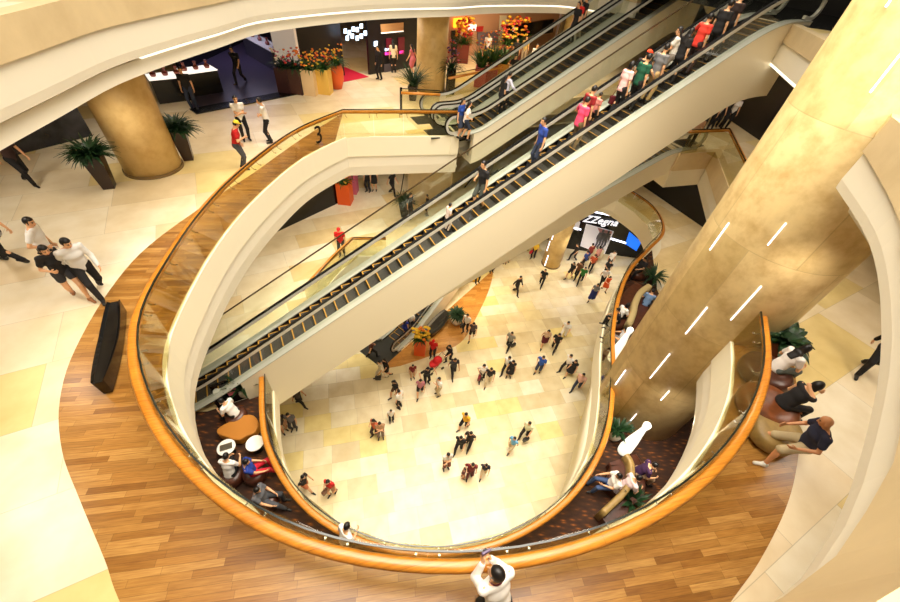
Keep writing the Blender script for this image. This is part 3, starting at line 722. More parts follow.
def body_sdf(P, J, fine):
    s = SDF(); T, H = J['T'], J['H']; lx = T[:, 0]; fem = P.get('fem', False)
    pel = J['pel']; w = .9 if fem else 1.0
    s.tcap(pel + T @ V3(0, -.005, -.05), pel + T @ V3(0, 0, .10), lx, (.165, .112), (.135 * w, .095), .03)
    s.tcap(pel + T @ V3(0, 0, .10), J['chest'], lx, (.132 * w, .094), (.150 * w, .108), .04)
    s.tcap(J['chest'], J['up'], lx, (.150 * w, .108), (.135 * w, .085), .04)
    if fem:
        for q in (-1, 1): s.ell(J['chest'] + T @ V3(q * .065, .085, .0), np.eye(3), (.055, .05, .055), .03)
    s.cone(J['shL'], J['shR'], .052, .052, .05)
    s.cone(J['nb'] - T @ V3(0, 0, .02), J['nt'] + H @ V3(0, .0, .03), .056 * w, .05 * w, .025)
    hc = J['hc']; s.ell(hc + H @ V3(0, -.005, .015), H.T, (.074, .093, .105), .03)
    s.ell(hc + H @ V3(0, .03, -.055), H.T, (.052, .058, .058), .03)
    s.cone(hc + H @ V3(0, .086, .012), hc + H @ V3(0, .104, -.025), .009, .014, .012)
    s.cone(hc + H @ V3(-.018, .083, -.058), hc + H @ V3(.018, .083, -.058), .008, .008, .01)
    for q in (-1, 1): s.ell(hc + H @ V3(q * .076, -.005, -.005), (RZ(q * .4) @ H.T), (.010, .020, .030), .008)
    for q, n in ((1, 'R'), (-1, 'L')):
        sh, el, wr = J['sh' + n], J['el' + n], J['wr' + n]
        s.cone(sh, el, .050 * w, .037 * w, .03); s.cone(el, wr, .039 * w, .026 * w, .015)
        fw = nz(wr - el); hd_ = P.get('hd' + n); dr = nz(V3(*hd_)) if hd_ else nz(fw * 1.0 + V3(0, .10, -.1))
        pl = V3(*P.get('hp' + n, (-q, .2, 0))); pn = nz(pl - dr * dr.dot(pl)); lt = np.cross(dr, pn)          # palm normal, lateral
        if lt.dot(V3(0, 1, .2)) < 0: lt = -lt                                                            # thumb side forward
        p0 = wr + dr * .02; p1 = wr + dr * .085
        s.tcap(p0, p1, lt, (.028, .016), (.040, .014), .012); J['palm' + n] = wr + dr * .09 + pn * .02
        cur = P.get('cu' + n, 25) * D2R; fr = .0095 if fine else .0105
        for i, L in enumerate((.072, .080, .074, .058)):
            b = p1 + lt * (.031 - .0205 * i); d1 = nz(dr * math.cos(cur) + pn * math.sin(cur) + lt * (.10 - .07 * i))
            m1 = b + d1 * L * .5; d2 = nz(dr * math.cos(cur * 2.1) + pn * math.sin(cur * 2.1)); e = m1 + d2 * L * .5
            s.cone(b - dr * .02, m1, fr * 1.05, fr, .006); s.cone(m1, e, fr, fr * .82, .004)
        tb = wr + dr * .03 + lt * .026; tm = tb + nz(lt * .8 + dr * .6 + pn * .35) * .042; te = tm + nz(dr * .9 + lt * .25 + pn * .5) * .034
        s.cone(tb - lt * .01, tm, .014, .0115, .008); s.cone(tm, te, .0115, .009, .004)
        hip, kn, an = J['hip' + n], J['kn' + n], J['an' + n]
        s.cone(hip, kn, .083, .054, .03); s.cone(kn, an, .054, .034, .02); cd = nz(an - kn); bk = nz(V3(0, -1, 0) - cd * cd.dot(V3(0, -1, 0)))
        s.ell(kn + (an - kn) * .33 + bk * .018, np.eye(3), (.048, .048, .09), .03)
        fd = J['fd' + n]; toe = an + fd * .15 + V3(0, 0, -.05); s.cone(an + V3(0, 0, -.035) - fd * .03, toe, .036, .026, .03)
    return s
def put_faces(me, J, V, mi_fn): pass
def make_parts(name, P, h):
    """returns a dict of part name -> mesh"""
    J = skeleton(P); fine = h < .0105; out = {}; T, H = J['T'], J['H']; lx = T[:, 0]; pel = J['pel']; fem = P.get('fem', False); w = .9 if fem else 1.0
    V, Fq = body_sdf(P, J, fine).mesh(h); me = np_mesh('body', V, Fq)
    C = V[Fq].mean(1); L = (C - J['hc']) @ H; mi = np.zeros(len(Fq), np.int32)
    for q in (-1, 1):
        mi[((L[:, 0] - q * .030) / .016) ** 2 + ((L[:, 2] - .012) / .009) ** 2 < 1.0] = 1
        mi[(np.abs(L[:, 0] - q * .031) < .021) & (np.abs(L[:, 2] - .034 - 0) < .006)] = 1
    mi[(np.abs(L[:, 0]) < .024) & (np.abs(L[:, 2] + .058) < .010)] = 2
    mi[(L[:, 1] < .05) | (np.linalg.norm(L, axis=1) > .14)] = 0
    me.polygons.foreach_set('material_index', mi); out['body'] = me
    # hair
    hc = J['hc']; s = SDF(); s.ell(hc + H @ V3(0, -.012, .022), H.T, (.083, .099, .110), .02)
    cut = lambda X, Y, Z: _face_cut(X, Y, Z, hc, H, P)
    if P.get('hs') == 'long':
        s.tcap(hc + H @ V3(0, -.05, -.02), hc + H @ V3(0, -.085, -.13), H[:, 0], (.085, .05), (.09, .035), .03)
        s.tcap(hc + H @ V3(0, -.085, -.12), pel + T @ V3(0, -.115, .36), lx, (.095, .03), (.08, .025), .03)
    elif P.get('hs') == 'bun': s.ell(hc + H @ V3(0, -.10, .05), H.T, (.045, .045, .045), .02)
    elif P.get('hs') == 'bob': s.tcap(hc + H @ V3(0, -.03, .0), hc + H @ V3(0, -.04, -.09), H[:, 0], (.092, .075), (.088, .06), .03)
    if P.get('hs') != 'none':
        V, Fq = s.mesh(h, (cut,)); out['hair'] = np_mesh('hair', V, Fq)
    if P.get('cap'):
        s = SDF(); s.ell(hc + H @ V3(0, -.005, .05), H.T, (.092, .104, .085), .02); s.tcap(hc + H @ V3(0, .07, .055), hc + H @ V3(0, .16, .045), H[:, 0], (.07, .010), (.06, .008), .01)
        c0 = hc + H @ V3(0, 0, .038); up = H[:, 2]
        V, Fq = s.mesh(min(h, .012), (lambda X, Y, Z: -((X - c0[0]) * up[0] + (Y - c0[1]) * up[1] + (Z - c0[2]) * up[2]),)); out['cap'] = np_mesh('cap', V, Fq)
    g = .014 + .0
    def limb(s, a, b, ra, rb, f0, f1, k): A = a + (b - a) * f0; Bp = a + (b - a) * f1; s.cone(A, Bp, ra + (rb - ra) * f0, ra + (rb - ra) * f1, k)
    def torso(s, lowz, g=g):
        s.tcap(pel + T @ V3(0, -.005, lowz), pel + T @ V3(0, 0, .10), lx, (.165 + g, .112 + g), (.140 * w + g, .10 + g), .03)
        s.tcap(pel + T @ V3(0, 0, .10), J['chest'], lx, (.138 * w + g, .098 + g), (.153 * w + g, .110 + g), .04)
        s.tcap(J['chest'], J['up'], lx, (.153 * w + g, .110 + g), (.138 * w + g, .086 + g), .04); s.cone(J['shL'], J['shR'], .052 + g, .052 + g, .05)
        if fem:
            for q in (-1, 1): s.ell(J['chest'] + T @ V3(q * .065, .085, 0), np.eye(3), (.055 + g, .05 + g, .055 + g), .03)
    def neckcut(X, Y, Z):
        n = T @ V3(0, -.35, .94); c = J['nb'] + T @ V3(0, .03, .03); return (X - c[0]) * n[0] + (Y - c[1]) * n[1] + (Z - c[2]) * n[2]
    top = P.get('upp', 'short'); bot = P.get('low', 'trousers')
    s = SDF(); torso(s, P.get('hem', -.06))
    sl = {'short': .55, 'long': 1.0, 'vest': 0.0, 'dress': .15}[top]
    for n in 'RL':
        sh, el, wr = J['sh' + n], J['el' + n], J['wr' + n]
        if sl == 1.0: s.cone(sh, el, .05 + g, .04 + g, .03); s.cone(el, el + (wr - el) * .93, .042 + g, .03 + g * .8, .015)
        elif sl > 0: limb(s, sh, el, .052 + g * 1.1, .044 + g * 1.3, 0, sl, .03)
    hz = pel + T @ V3(0, 0, P.get('hem', -.06) - .07); un = T[:, 2]
    cuts = [neckcut, lambda X, Y, Z: -((X - hz[0]) * un[0] + (Y - hz[1]) * un[1] + (Z - hz[2]) * un[2])]
    if top == 'dress': cuts = [neckcut]
    def skirt(s, lo, flare):
        k = .5 * (J['knL'] + J['knR']); hp = .5 * (J['hipL'] + J['hipR']); d = k - hp
        for n in 'RL':
            a = J['hip' + n]; b = a + (J['kn' + n] - a) * lo; s.cone(a, b, .10 + g, .085 + flare, .09)
        s.tcap(pel + T @ V3(0, 0, .08), hp + d * .05, lx, (.140 * w + g, .10 + g), (.178 + g, .125 + g), .03)
        s.tcap(hp, hp + d * lo, lx, (.175 + g, .12 + g), (.15 + flare, .10 + flare), .05)
    if top == 'dress': skirt(s, P.get('len', .75), .04)
    V, Fq = s.mesh(h, tuple(cuts)); out['dress' if top == 'dress' else ('shirt' if top != 'vest' else 'top')] = np_mesh('shirt', V, Fq)
    if top != 'dress':
        s = SDF(); g2 = .010; s.tcap(pel + T @ V3(0, -.005, -.06), pel + T @ V3(0, 0, .07), lx, (.166 + g2, .113 + g2), (.142 * w + g2, .10 + g2), .03); nm = bot; cuts = []
        if bot == 'skirt': skirt(s, P.get('len', .8), .03)
        else:
            for n in 'RL':
                hip, kn, an = J['hip' + n], J['kn' + n], J['an' + n]
                if bot == 'trousers': s.cone(hip, kn, .085 + g2, .060 + g2, .035); s.cone(kn, an + (kn - an) * .06, .060 + g2, .046 + g2, .02)
                else: limb(s, hip, kn, .088 + g2, .07 + g2, 0, P.get('len', .9), .035)
        V, Fq = s.mesh(h, tuple(cuts)); out[bot] = np_mesh(bot, V, Fq)
    for n in 'RL':
        s = SDF(); fd = J['fd' + n]; an = J['an' + n]; zz = an[2] - .085
        s.cone(an + V3(0, 0, -.03) - fd * .035, an + fd * .155 + V3(0, 0, -.052), .044, .034, .03); s.cone(an + V3(0, 0, .0), an + V3(0, 0, -.035), .046, .046, .02)
        V, Fq = s.mesh(min(h, .014), (lambda X, Y, Z: (zz + .002) - Z,)); out['shoe' + n] = np_mesh('shoe', V, Fq)
    return out, J
def _face_cut(X, Y, Z, hc, H, P):
    x = (X - hc[0]); y = (Y - hc[1]); z = (Z - hc[2])
    ly = x * H[0][1] + y * H[1][1] + z * H[2][1]; lz = x * H[0][2] + y * H[1][2] + z * H[2][2]
    hl = P.get('hairline', .062)
    face = np.minimum(ly - .030, (hl - lz))                      # removes the face
    low = np.minimum(-.045 - lz, ly + .035 if P.get('hs') in ('long', 'bob') else 1.0 + 0 * lz)
    return np.maximum(face, low)
SKIN = [mat('skin_light', (226, 172, 128), .5), mat('skin_tan', (200, 140, 96), .5)]
M_EYE = mat('eye_dark', (24, 16, 14), .3); M_LIP = mat('lips', (176, 88, 78), .5); M_HAIR = mat('hair_black', (16, 12, 11), .45); M_SHOE = mat('shoe_black', (20, 18, 18), .4)
def cloth(c): return mat('cloth_%d_%d_%d' % tuple(c), c, .85)
TPL = {}; JOF = {}
BASE = {
 'stand': dict(hR=(.25, .03, .80), hL=(-.25, .06, .80), fR=(.10, .02, .085), fL=(-.10, -.04, .085)),
 'walk': dict(pel=(0, 0, .90), lean=6, hR=(.25, -.16, .84), hL=(-.25, .22, .86), fR=(.08, .30, .09), fL=(-.08, -.28, .13), fpL=-28, twist=6),
 'walk2': dict(pel=(0, 0, .91), lean=5, hL=(-.24, -.12, .84), hR=(.16, .26, 1.10), fL=(-.07, .24, .09), fR=(.08, -.24, .12), fpR=-25, twist=-6, cuR=45),
 'folded': dict(hR=(-.10, .20, 1.10), hL=(.10, .22, 1.06), fR=(.10, .02, .085), fL=(-.11, 0, .085), eR=(1, -.1, -.6), eL=(-1, -.1, -.6)),
 'carry': dict(hR=(.22, .14, 1.02), hL=(-.25, .06, .80), fR=(.09, .12, .085), fL=(-.09, -.12, .10), fpL=-12, pel=(0, 0, .925), cuR=60),
 'rail': dict(hR=(.34, .30, 1.02), hL=(-.25, .04, .80), fR=(.10, .02, .085), fL=(-.10, -.02, .085), eR=(1, -.6, -.4), cuR=45),
 'raill': dict(hL=(-.34, .30, 1.02), hR=(.25, .04, .80), fR=(.10, .02, .085), fL=(-.10, -.02, .085), eL=(-1, -.6, -.4), cuL=45),
 'look': dict(lean=12, head=(25, 22), hR=(.12, .34, 1.18), hL=(-.22, .10, .85), fR=(.10, .04, .085), fL=(-.10, -.05, .085), cuR=50),
 'reach': dict(lean=8, head=(-15, 10), hR=(.48, .30, 1.25), hL=(-.42, .22, 1.15), fR=(.14, .06, .085), fL=(-.14, -.05, .085)),
 'sit': dict(pel=(0, 0, .52), lean=18, head=(10, 20), hR=(.16, .42, .66), hL=(-.16, .40, .66), fR=(.12, .46, .085), fL=(-.12, .40, .085), cuR=35, cuL=35),
 'sitback': dict(pel=(0, 0, .52), lean=-8, head=(-10, 16), hR=(.22, .34, .62), hL=(-.12, .30, .66), fR=(.10, .58, .085), fL=(-.13, .46, .085)),
 'push': dict(lean=10, hR=(.16, .42, 1.0), hL=(-.16, .42, 1.0), fR=(.08, .18, .09), fL=(-.08, -.22, .12), fpL=-22, pel=(0, 0, .91), cuR=70, cuL=70),
}
def template(pose, **kw):
    key = (pose,) + tuple(sorted(kw.items()))
    if key not in TPL:
        P = dict(BASE[pose]); P.update(kw); TPL[key] = make_parts(pose, P, .0135)
    return TPL[key]
GARM = {'shirt': 0, 'top': 0, 'dress': 0, 'trousers': 1, 'skirt': 1, 'shorts': 1}
def person_from(parts, label, loc, rz, scale, c_top, c_bot, skin=0, hair=M_HAIR, shoe=M_SHOE, cap=None, group=None):
    root = thing('person', label, 'person', loc, rz, group); root.scale = (scale,) * 3
    for nm, me in parts.items():
        o = bpy.data.objects.new('shoe' if nm.startswith('shoe') else nm, me); COL.objects.link(o); o.parent = root
        if nm == 'body': ms = [SKIN[skin], M_EYE, M_LIP]
        elif nm == 'hair': ms = [hair]
        elif nm == 'cap': ms = [cloth(cap or (200, 30, 24))]
        elif nm.startswith('shoe'): ms = [shoe]
        else: ms = [cloth(c_top if GARM[nm] == 0 else c_bot)]
        while len(me.materials) < len(ms): me.materials.append(ms[0])
        for i, m in enumerate(ms): o.material_slots[i].link = 'OBJECT'; o.material_slots[i].material = m
    return root
def by_head(hx, hy, z, scale=1.0, dz=1.62):
    p = at(hx, hy, z + dz * scale); return (p.x, p.y, z)
def head_loc(J, hx, hy, z, deg, scale):
    hc = J['hc'] * scale; p = at(hx, hy, z + hc[2]); a = math.radians(deg)
    return (p.x - hc[0] * math.cos(a) + hc[1] * math.sin(a), p.y - hc[0] * math.sin(a) - hc[1] * math.cos(a), z)
def person(hx, hy, z, deg, pose, label, top=(30, 28, 30), bot=(24, 22, 24), scale=.98, group=None, dz=1.62, esc=None, skin=0, cap=None, shoe=M_SHOE, loc=None, hair=M_HAIR, **kw):
    if cap: kw['cap'] = True
    parts, J = template(pose, **kw)
    if loc is None:
        loc = esc.ride(hx, hy, J['hc'][2] * scale) if esc else head_loc(J, hx, hy, z, deg, scale)
    o = person_from(parts, label, loc, math.radians(deg), scale, top, bot, skin, hair, shoe, cap, group); JOF[o.name] = J; return o
# ------------------------------------------------------------------ the crowd
BK = (26, 24, 26); WH = (238, 234, 226); GR = (120, 118, 120); JN = (44, 52, 72); BE = (206, 186, 148)
F_ = dict(fem=True, hs='long'); FB = dict(fem=True, hs='bob')
G1 = 'shoppers on the lowest floor'
def L1(hx, hy, deg, pose, label, top=BK, bot=BK, scale=.98, **kw): return person(hx, hy, Z1, deg, pose, label, top, bot, scale, G1, **kw)
L1(379, 362, 120, 'walk', 'person in cream clothes with a black shoulder bag, left of a black skirt', (234, 224, 200), (226, 214, 186))
L1(384, 360, 120, 'walk', 'long haired woman in black top and short black skirt beside the person in cream', BK, BK, .95, low='skirt', len=.6, skin=0, **F_)
L1(394, 382, 140, 'walk', 'long haired woman in black near the middle left, close to a person in white', BK, (90, 60, 40), .95, low='shorts', len=.6, **F_)
L1(398.5, 391, 60, 'stand', 'person in white shirt and black trousers in front of the long haired woman in black', WH, BK, .95)
L1(413, 366, 200, 'stand', 'child in maroon top standing left of the man with outstretched arms', (120, 28, 26), (200, 160, 120), .78, low='shorts', len=.7)
L1(428, 369, 210, 'reach', 'man in black stretching out his arm in the middle of a group', BK, BK, .99)
L1(420.5, 381, 180, 'walk', 'woman in pink patterned top and black shorts, nearest of the group', (190, 120, 130), BK, .95, low='shorts', len=.55, **F_)
L1(439, 379, 120, 'folded', 'man in white shirt and beige trousers with folded arms', WH, (196, 176, 138), .97)
L1(433.5, 341.5, 170, 'stand', 'worker in red uniform shirt and red cap beside the oak floor', (206, 22, 18), BK, .97, cap=(214, 24, 20))
L1(449.5, 346.5, 130, 'push', 'woman in black pushing the red stroller', BK, BK, .96, **F_)
L1(455.5, 360, 200, 'walk', 'man in dark grey shirt and black trousers walking right of the red stroller', (48, 46, 50), BK, 1.0, skin=1)
L1(484.5, 366, 190, 'carry', 'woman in white top and black trousers carrying a dark red bag', (230, 222, 210), BK, .95, **FB)
L1(491.5, 369.5, 170, 'walk', 'person in black top and beige trousers walking beside the dark red bag', BK, BE, .97)
L1(509.5, 358, 150, 'walk', 'man in white shirt and black trousers left of a woman in a black dress', WH, BK, .98)
L1(513.5, 362, 170, 'stand', 'woman in black dress beside a man in white shirt', BK, BK, .95, upp='dress', **FB)
L1(512, 333.5, 150, 'walk2', 'lone man in grey shirt with black bag near the middle of the floor', (140, 136, 124), BK, .97)
L1(549, 331.5, 170, 'walk', 'woman in beige top and maroon skirt left of the man in black', (206, 172, 140), (90, 22, 28), .96, low='skirt', len=.7, **FB)
L1(559.5, 335, 160, 'walk2', 'man in black shirt and trousers holding hands with the woman in maroon skirt', BK, BK, .98)
L1(568.5, 323, 150, 'walk', 'person all in white behind the man in black', WH, (236, 228, 214), .98)
L1(543.5, 357.5, 150, 'carry', 'man in blue shirt and dark shorts holding his arm bent', (40, 84, 176), JN, .97, low='shorts', len=1.0)
L1(571, 356, 120, 'walk', 'man in white shirt and black trousers striding before a long haired woman', WH, BK, 1.0)
L1(576, 361.5, 140, 'walk', 'long haired woman in black dress right of the striding man', BK, BK, .95, upp='dress', **F_)
L1(583.5, 375, 140, 'walk', 'man in pinkish shirt and dark jeans nearest the right glass edge', (224, 176, 160), JN, .99)
L1(521, 277.5, -140, 'walk', 'man in black suit walking alone in the upper middle', BK, BK, 1.0, upp='long')
L1(545.5, 270.5, 160, 'walk2', 'man in black with bag at the foot of the lit column', BK, BK, .97)
L1(511, 247.5, 170, 'carry', 'parent in beige carrying a dark haired child', (226, 196, 160), (220, 190, 150), .95)
L1(507, 253, 170, 'stand', 'small dark haired child in front of the parent in beige', (216, 176, 140), (210, 160, 120), .66)
L1(537, 242.5, 150, 'carry', 'person in yellow shirt and black trousers with a red bag', (236, 196, 60), BK, .97)
L1(527.5, 233, 70, 'walk', 'person in black and white at the lower edge of the long escalator', BK, BK, .97)
L1(495, 256, 200, 'stand', 'person in black whose legs show under the long escalator at the oak floor', BK, BK, .97)
L1(467.5, 315.5, 150, 'carry', 'man in white shirt with black shoulder bag at the oak floor edge', WH, BK, .98)
L1(474, 324, 170, 'walk', 'woman in black and white print top and dark shorts beside the man with shoulder bag', (80, 70, 76), BK, .95, low='shorts', len=.6, **F_)
L1(577.5, 245, 110, 'walk', 'dark figure leaning in front of the shop window with poster', BK, BK, .97)
L1(574, 263.5, 130, 'walk', 'woman in black top and shorts in the group before the dark shop', BK, (60, 40, 34), .95, low='shorts', len=.6, **F_)
L1(581, 263, 140, 'walk2', 'man in brown shirt in the group before the dark shop', (110, 70, 44), BK, .97)
L1(585.5, 268.5, 160, 'walk', 'person in green top and black trousers before the dark shop', (44, 120, 50), BK, .96)
L1(588, 251.5, 30, 'stand', 'person in blue top looking into the shop window', (40, 60, 130), BK, .96)
L1(595.5, 256, 160, 'walk2', 'person in black and orange walking from the shop window', (180, 74, 36), BK, .96)
L1(600.5, 247, 20, 'stand', 'person in pale red top right before the shop poster', (200, 140, 130), (120, 50, 40), .95, **FB)
L1(593, 244.5, 20, 'stand', 'person in dark red facing the mannequins in the shop window', (130, 40, 34), BK, .95)
L1(615, 252, 190, 'stand', 'tall man in white shirt and black trousers before the blue lit window', WH, BK, 1.0)
L1(608, 270, 170, 'walk', 'man in white shirt beside the child in orange', (220, 216, 214), BK, .96)
L1(610.5, 277.5, 190, 'walk2', 'person in orange dress near the curved rail', (230, 90, 40), (220, 120, 60), .84, upp='dress', **FB)
L1(598, 285, 150, 'walk', 'woman in grey top and long blue skirt nearest the curved rail', (130, 130, 134), (36, 48, 110), .97, low='skirt', len=1.25, **FB)
L1(611, 262, 160, 'walk2', 'person in black behind the man in white shirt', BK, BK, .96)
L1(297, 390, -100, 'walk', 'person in black striding alone at the left side below the long escalator', (60, 50, 44), BK, .95)
L1(287.5, 415, -170, 'stand', 'person in grey with a dark backpack at the far left', (110, 106, 110), (54, 52, 60), .96)
L1(278.5, 417, -120, 'stand', 'person at the far left edge behind the one with backpack', (40, 30, 30), (190, 140, 100), .95)
L1(303, 477, -100, 'walk', 'person in dark top right behind the left glass rail', (34, 26, 26), (190, 110, 70), .96, low='shorts', len=.6)
L1(327.5, 482, 170, 'carry', 'woman in red top with a brown bag', (206, 40, 36), (190, 140, 110), .95, low='shorts', len=.55, **FB)
L1(373, 421, 150, 'carry', 'woman with dark hair and orange top in the close group of three', (200, 96, 60), (60, 44, 50), .96, **F_)
L1(379.5, 424, 190, 'folded', 'person in tan printed top next to the woman in orange', (176, 136, 100), (120, 100, 86), .94)
L1(391, 411, 200, 'stand', 'toddler in black and white right of the close group', (230, 224, 214), BK, .72)
L1(466, 414.5, 140, 'walk', 'man in yellow shirt and black shorts walking', (238, 180, 40), BK, .97, low='shorts', len=.95)
L1(461, 438, 160, 'walk', 'person in black left of another in black, near the yellow shirt', BK, BK, .96)
L1(471, 433.5, 160, 'walk2', 'person in black right of another in black, near the yellow shirt', (36, 28, 28), BK, .97)
L1(448.5, 455, -160, 'folded', 'person in pale grey shirt standing alone facing the middle', (214, 208, 196), (130, 76, 60), .98, low='shorts', len=.95)
L1(473, 465, 180, 'carry', 'person in maroon shirt holding a baby', (112, 26, 32), (90, 36, 36), .95)
L1(465.5, 469.5, -90, 'stand', 'small child beside the person in maroon', (90, 40, 40), (180, 120, 90), .6)
L1(486.5, 465.5, 170, 'walk', 'child in dark blue top right of the person in maroon', (30, 30, 48), (216, 190, 150), .8, low='shorts', len=.9)
L1(529.5, 423.5, 140, 'walk', 'man in pale shirt and black trousers with black bag, behind the one in light blue', (232, 230, 190), BK, .98)
L1(514.5, 438.5, 140, 'walk2', 'boy in light blue shirt and beige shorts', (110, 176, 220), BE, .86, low='shorts', len=.95)
L1(372, 340, -60, 'walk', 'person in brown at the dark plate left of the low escalators', (90, 50, 40), BK, .95)
p = person(478, 269, Z1, -150, 'sit', 'person in black sitting on a round pouf on the oak floor', BK, BK, .98, G1, dz=1.2, upp='long')
G5 = 'riders of the low escalators'
person(412, 313.5, Z1, 160, 'stand', 'person in white shirt on the low escalator', WH, BK, .97, G5, esc=ESC4)
person(406, 321, Z1, -33, 'stand', 'woman in blue dress at the start of the low escalator', (34, 46, 130), BK, .95, G5, esc=ESC4, upp='dress', **F_)
person(430, 299, Z1, -33, 'stand', 'person in yellow top high on the low escalator', (236, 190, 40), BK, .97, G5, esc=ESC4)
# ---- middle level
G2 = 'visitors on the middle level'
def L2(hx, hy, deg, pose, label, top=BK, bot=BK, scale=.98, **kw): return person(hx, hy, Z2, deg, pose, label, top, bot, scale, G2, **kw)
L2(338.5, 230, -170, 'stand', 'worker in red shirt and red cap alone on the pale middle floor', (206, 22, 18), BK, .99, cap=(214, 24, 20))
L2(366, 168, 160, 'stand', 'person in black trousers left of the short skirt at the back of the middle floor', BK, BK, 1.0)
L2(373, 168, 180, 'stand', 'woman in short black skirt at the back of the middle floor', BK, BK, .97, low='skirt', len=.6, **F_)
L2(393, 172, -120, 'walk', 'person in black stepping left of the stone wall on the middle floor', BK, BK, 1.0)
L2(411, 195, -120, 'stand', 'person in black beside the potted plant behind the long escalator', BK, BK, .97)
L2(427, 196, 100, 'stand', 'small dark figure right of the potted plant behind the long escalator', BK, BK, .8)
L2(449, 167, 110, 'walk', 'person in black walking behind the guard glass', BK, BK, 1.0)
L2(221, 401, 80, 'sit', 'person in white seen from behind at the ochre table by the escalator foot', (238, 236, 230), BK, .98, dz=1.2)
L2(226, 456, 0, 'sit', 'person in white shirt sitting below the two round white tables', (236, 232, 226), BK, .98, dz=1.2)
L2(246, 462, -60, 'sitback', 'person in blue top and red trousers sitting with legs stretched', (30, 60, 150), (200, 30, 50), .98, dz=1.2)
L2(257, 490, -90, 'sitback', 'person in grey lying back on a seat nearest the camera side rail', (96, 98, 104), (70, 72, 78), .98, dz=1.1)
L2(347, 526, -40, 'look', 'person in white shirt with black straps leaning over the middle level rail', WH, BK, .98, dz=1.55)
L2(619, 476, 90, 'sitback', 'person in white shirt and blue jeans left of the curved sofa', WH, (60, 80, 120), .98, dz=1.15)
L2(639, 478, -80, 'sit', 'person in pale pink shirt right of the curved sofa', (232, 206, 206), (90, 70, 60), .98, dz=1.15)
L2(655, 465, -100, 'sit', 'person in purple top beyond the pale pink shirt', (60, 30, 70), (170, 140, 110), .98, dz=1.15)
L2(645, 259, 120, 'sitback', 'person in black lying on a seat at the far carpet corner', BK, BK, 1.0, dz=1.0)
L2(618, 310, 90, 'sit', 'person in black left of the pale curved bench', BK, BK, .98, dz=1.2)
L2(628, 305, -60, 'sit', 'person in white top with black trousers on the pale curved bench', WH, BK, .98, dz=1.2, **FB)
L2(653, 291, -30, 'sit', 'person in blue shirt behind the pale curved bench', (110, 140, 180), JN, .98, dz=1.2)
L2(626, 330, 60, 'sitback', 'person in grey and white beside the far glowing lamp', (200, 198, 196), (120, 116, 118), .98, dz=1.1)
# ---- riders of the long escalator
GE = 'riders of the long escalator'; UPD = -58.9
def E1(hx, hy, deg, pose, label, top=BK, bot=BK, scale=.98, **kw): return person(hx, hy, 0, deg, pose, label, top, bot, scale, GE, esc=ESC1, **kw)
E1(448, 207, UPD, 'stand', 'small child in pale clothes on the long escalator', (226, 206, 196), (220, 200, 190), .62)
E1(486, 164, 130, 'carry', 'man in black shirt and grey shorts on the lower half of the long escalator', BK, (76, 80, 72), 1.0, low='shorts', len=1.0)
E1(546, 122, 110, 'stand', 'man in blue polo shirt alone on the long escalator', (36, 66, 150), JN, .99)
E1(585, 101, UPD, 'raill', 'person in bright pink shirt leaning on the long escalator rail', (236, 70, 110), (110, 90, 60), .97)
E1(593.5, 88, UPD, 'stand', 'person in dark red shirt right before the pink shirt', (140, 24, 28), (90, 40, 40), .98)
E1(601.5, 91, UPD, 'stand', 'small child next to the dark red shirt', (200, 120, 110), BK, .68)
E1(631, 64, UPD, 'stand', 'woman in pale pink top with a dark red bag on the long escalator', (240, 190, 186), BK, .96, **FB)
E1(646, 61, UPD, 'stand', 'person in dark green shirt on the long escalator', (18, 84, 58), BK, .98)
E1(648, 52, UPD, 'rail', 'person with orange red cap pointing ahead on the long escalator', BK, BK, .99, cap=(240, 70, 30))
E1(664.5, 50, UPD, 'stand', 'person in grey shirt and beige trousers on the long escalator', (112, 112, 114), (190, 160, 110), .99)
E1(683, 30, 70, 'folded', 'woman in white top with raised arm on the upper long escalator', (226, 222, 214), (130, 120, 110), .97, **F_)
E1(689, 33, UPD, 'stand', 'long haired woman in black behind the white top on the upper long escalator', BK, BK, .95, **F_)
E1(707, 23, UPD, 'raill', 'man in orange red shirt stretching his arm over the rail near the top', (226, 60, 44), (60, 40, 40), .99)
E1(729, 8, UPD, 'stand', 'person in black near the top of the long escalator', BK, BK, .98)
E1(741, 1, UPD, 'stand', 'dark figure last in line at the top of the long escalator', (40, 24, 20), BK, .98)
GU = 'riders of the upper escalator pair'
person(462, 100, Z3, -120, 'stand', 'woman in blue top and denim skirt at the bottom of the upper escalators', (30, 66, 150), JN, .98, GU, loc=by_head(462, 100, Z3, .98), low='skirt', len=.8, **F_)
person(468, 103, Z3, -70, 'carry', 'woman in white top right of the blue top at the bottom of the upper escalators', (238, 226, 216), JN, .97, GU, loc=by_head(468, 103, Z3, .97), low='shorts', len=.8, **F_)
person(509, 90, Z3, UPD, 'stand', 'long haired person in black beside the lilac shirt on the near upper escalator', BK, BK, .98, GU, esc=ESC2N, **F_)
person(516.5, 91, Z3, UPD, 'rail', 'man in lilac shirt and black trousers on the near upper escalator', (206, 204, 222), BK, 1.0, GU, esc=ESC2N, upp='long')
person(592, 19, Z3, 120, 'stand', 'man in red jersey and white trousers on the far upper escalator', (214, 40, 34), (222, 210, 190), 1.02, GU, esc=ESC2F)
person(598, 20, Z3, 100, 'stand', 'man in black shirt right of the red jersey', BK, (180, 160, 130), 1.0, GU, esc=ESC2F)
person(588, 23, Z3, 120, 'stand', 'person in black left of the red jersey', BK, BK, .98, GU, esc=ESC2F)
person(648, -8, Z3, UPD, 'stand', 'person in white top at the top of the far upper escalator', WH, BK, 1.0, GU, esc=ESC2F)
person(657, -12, Z3, UPD, 'stand', 'person in black at the top of the far upper escalator', BK, BK, 1.0, GU, esc=ESC2F)
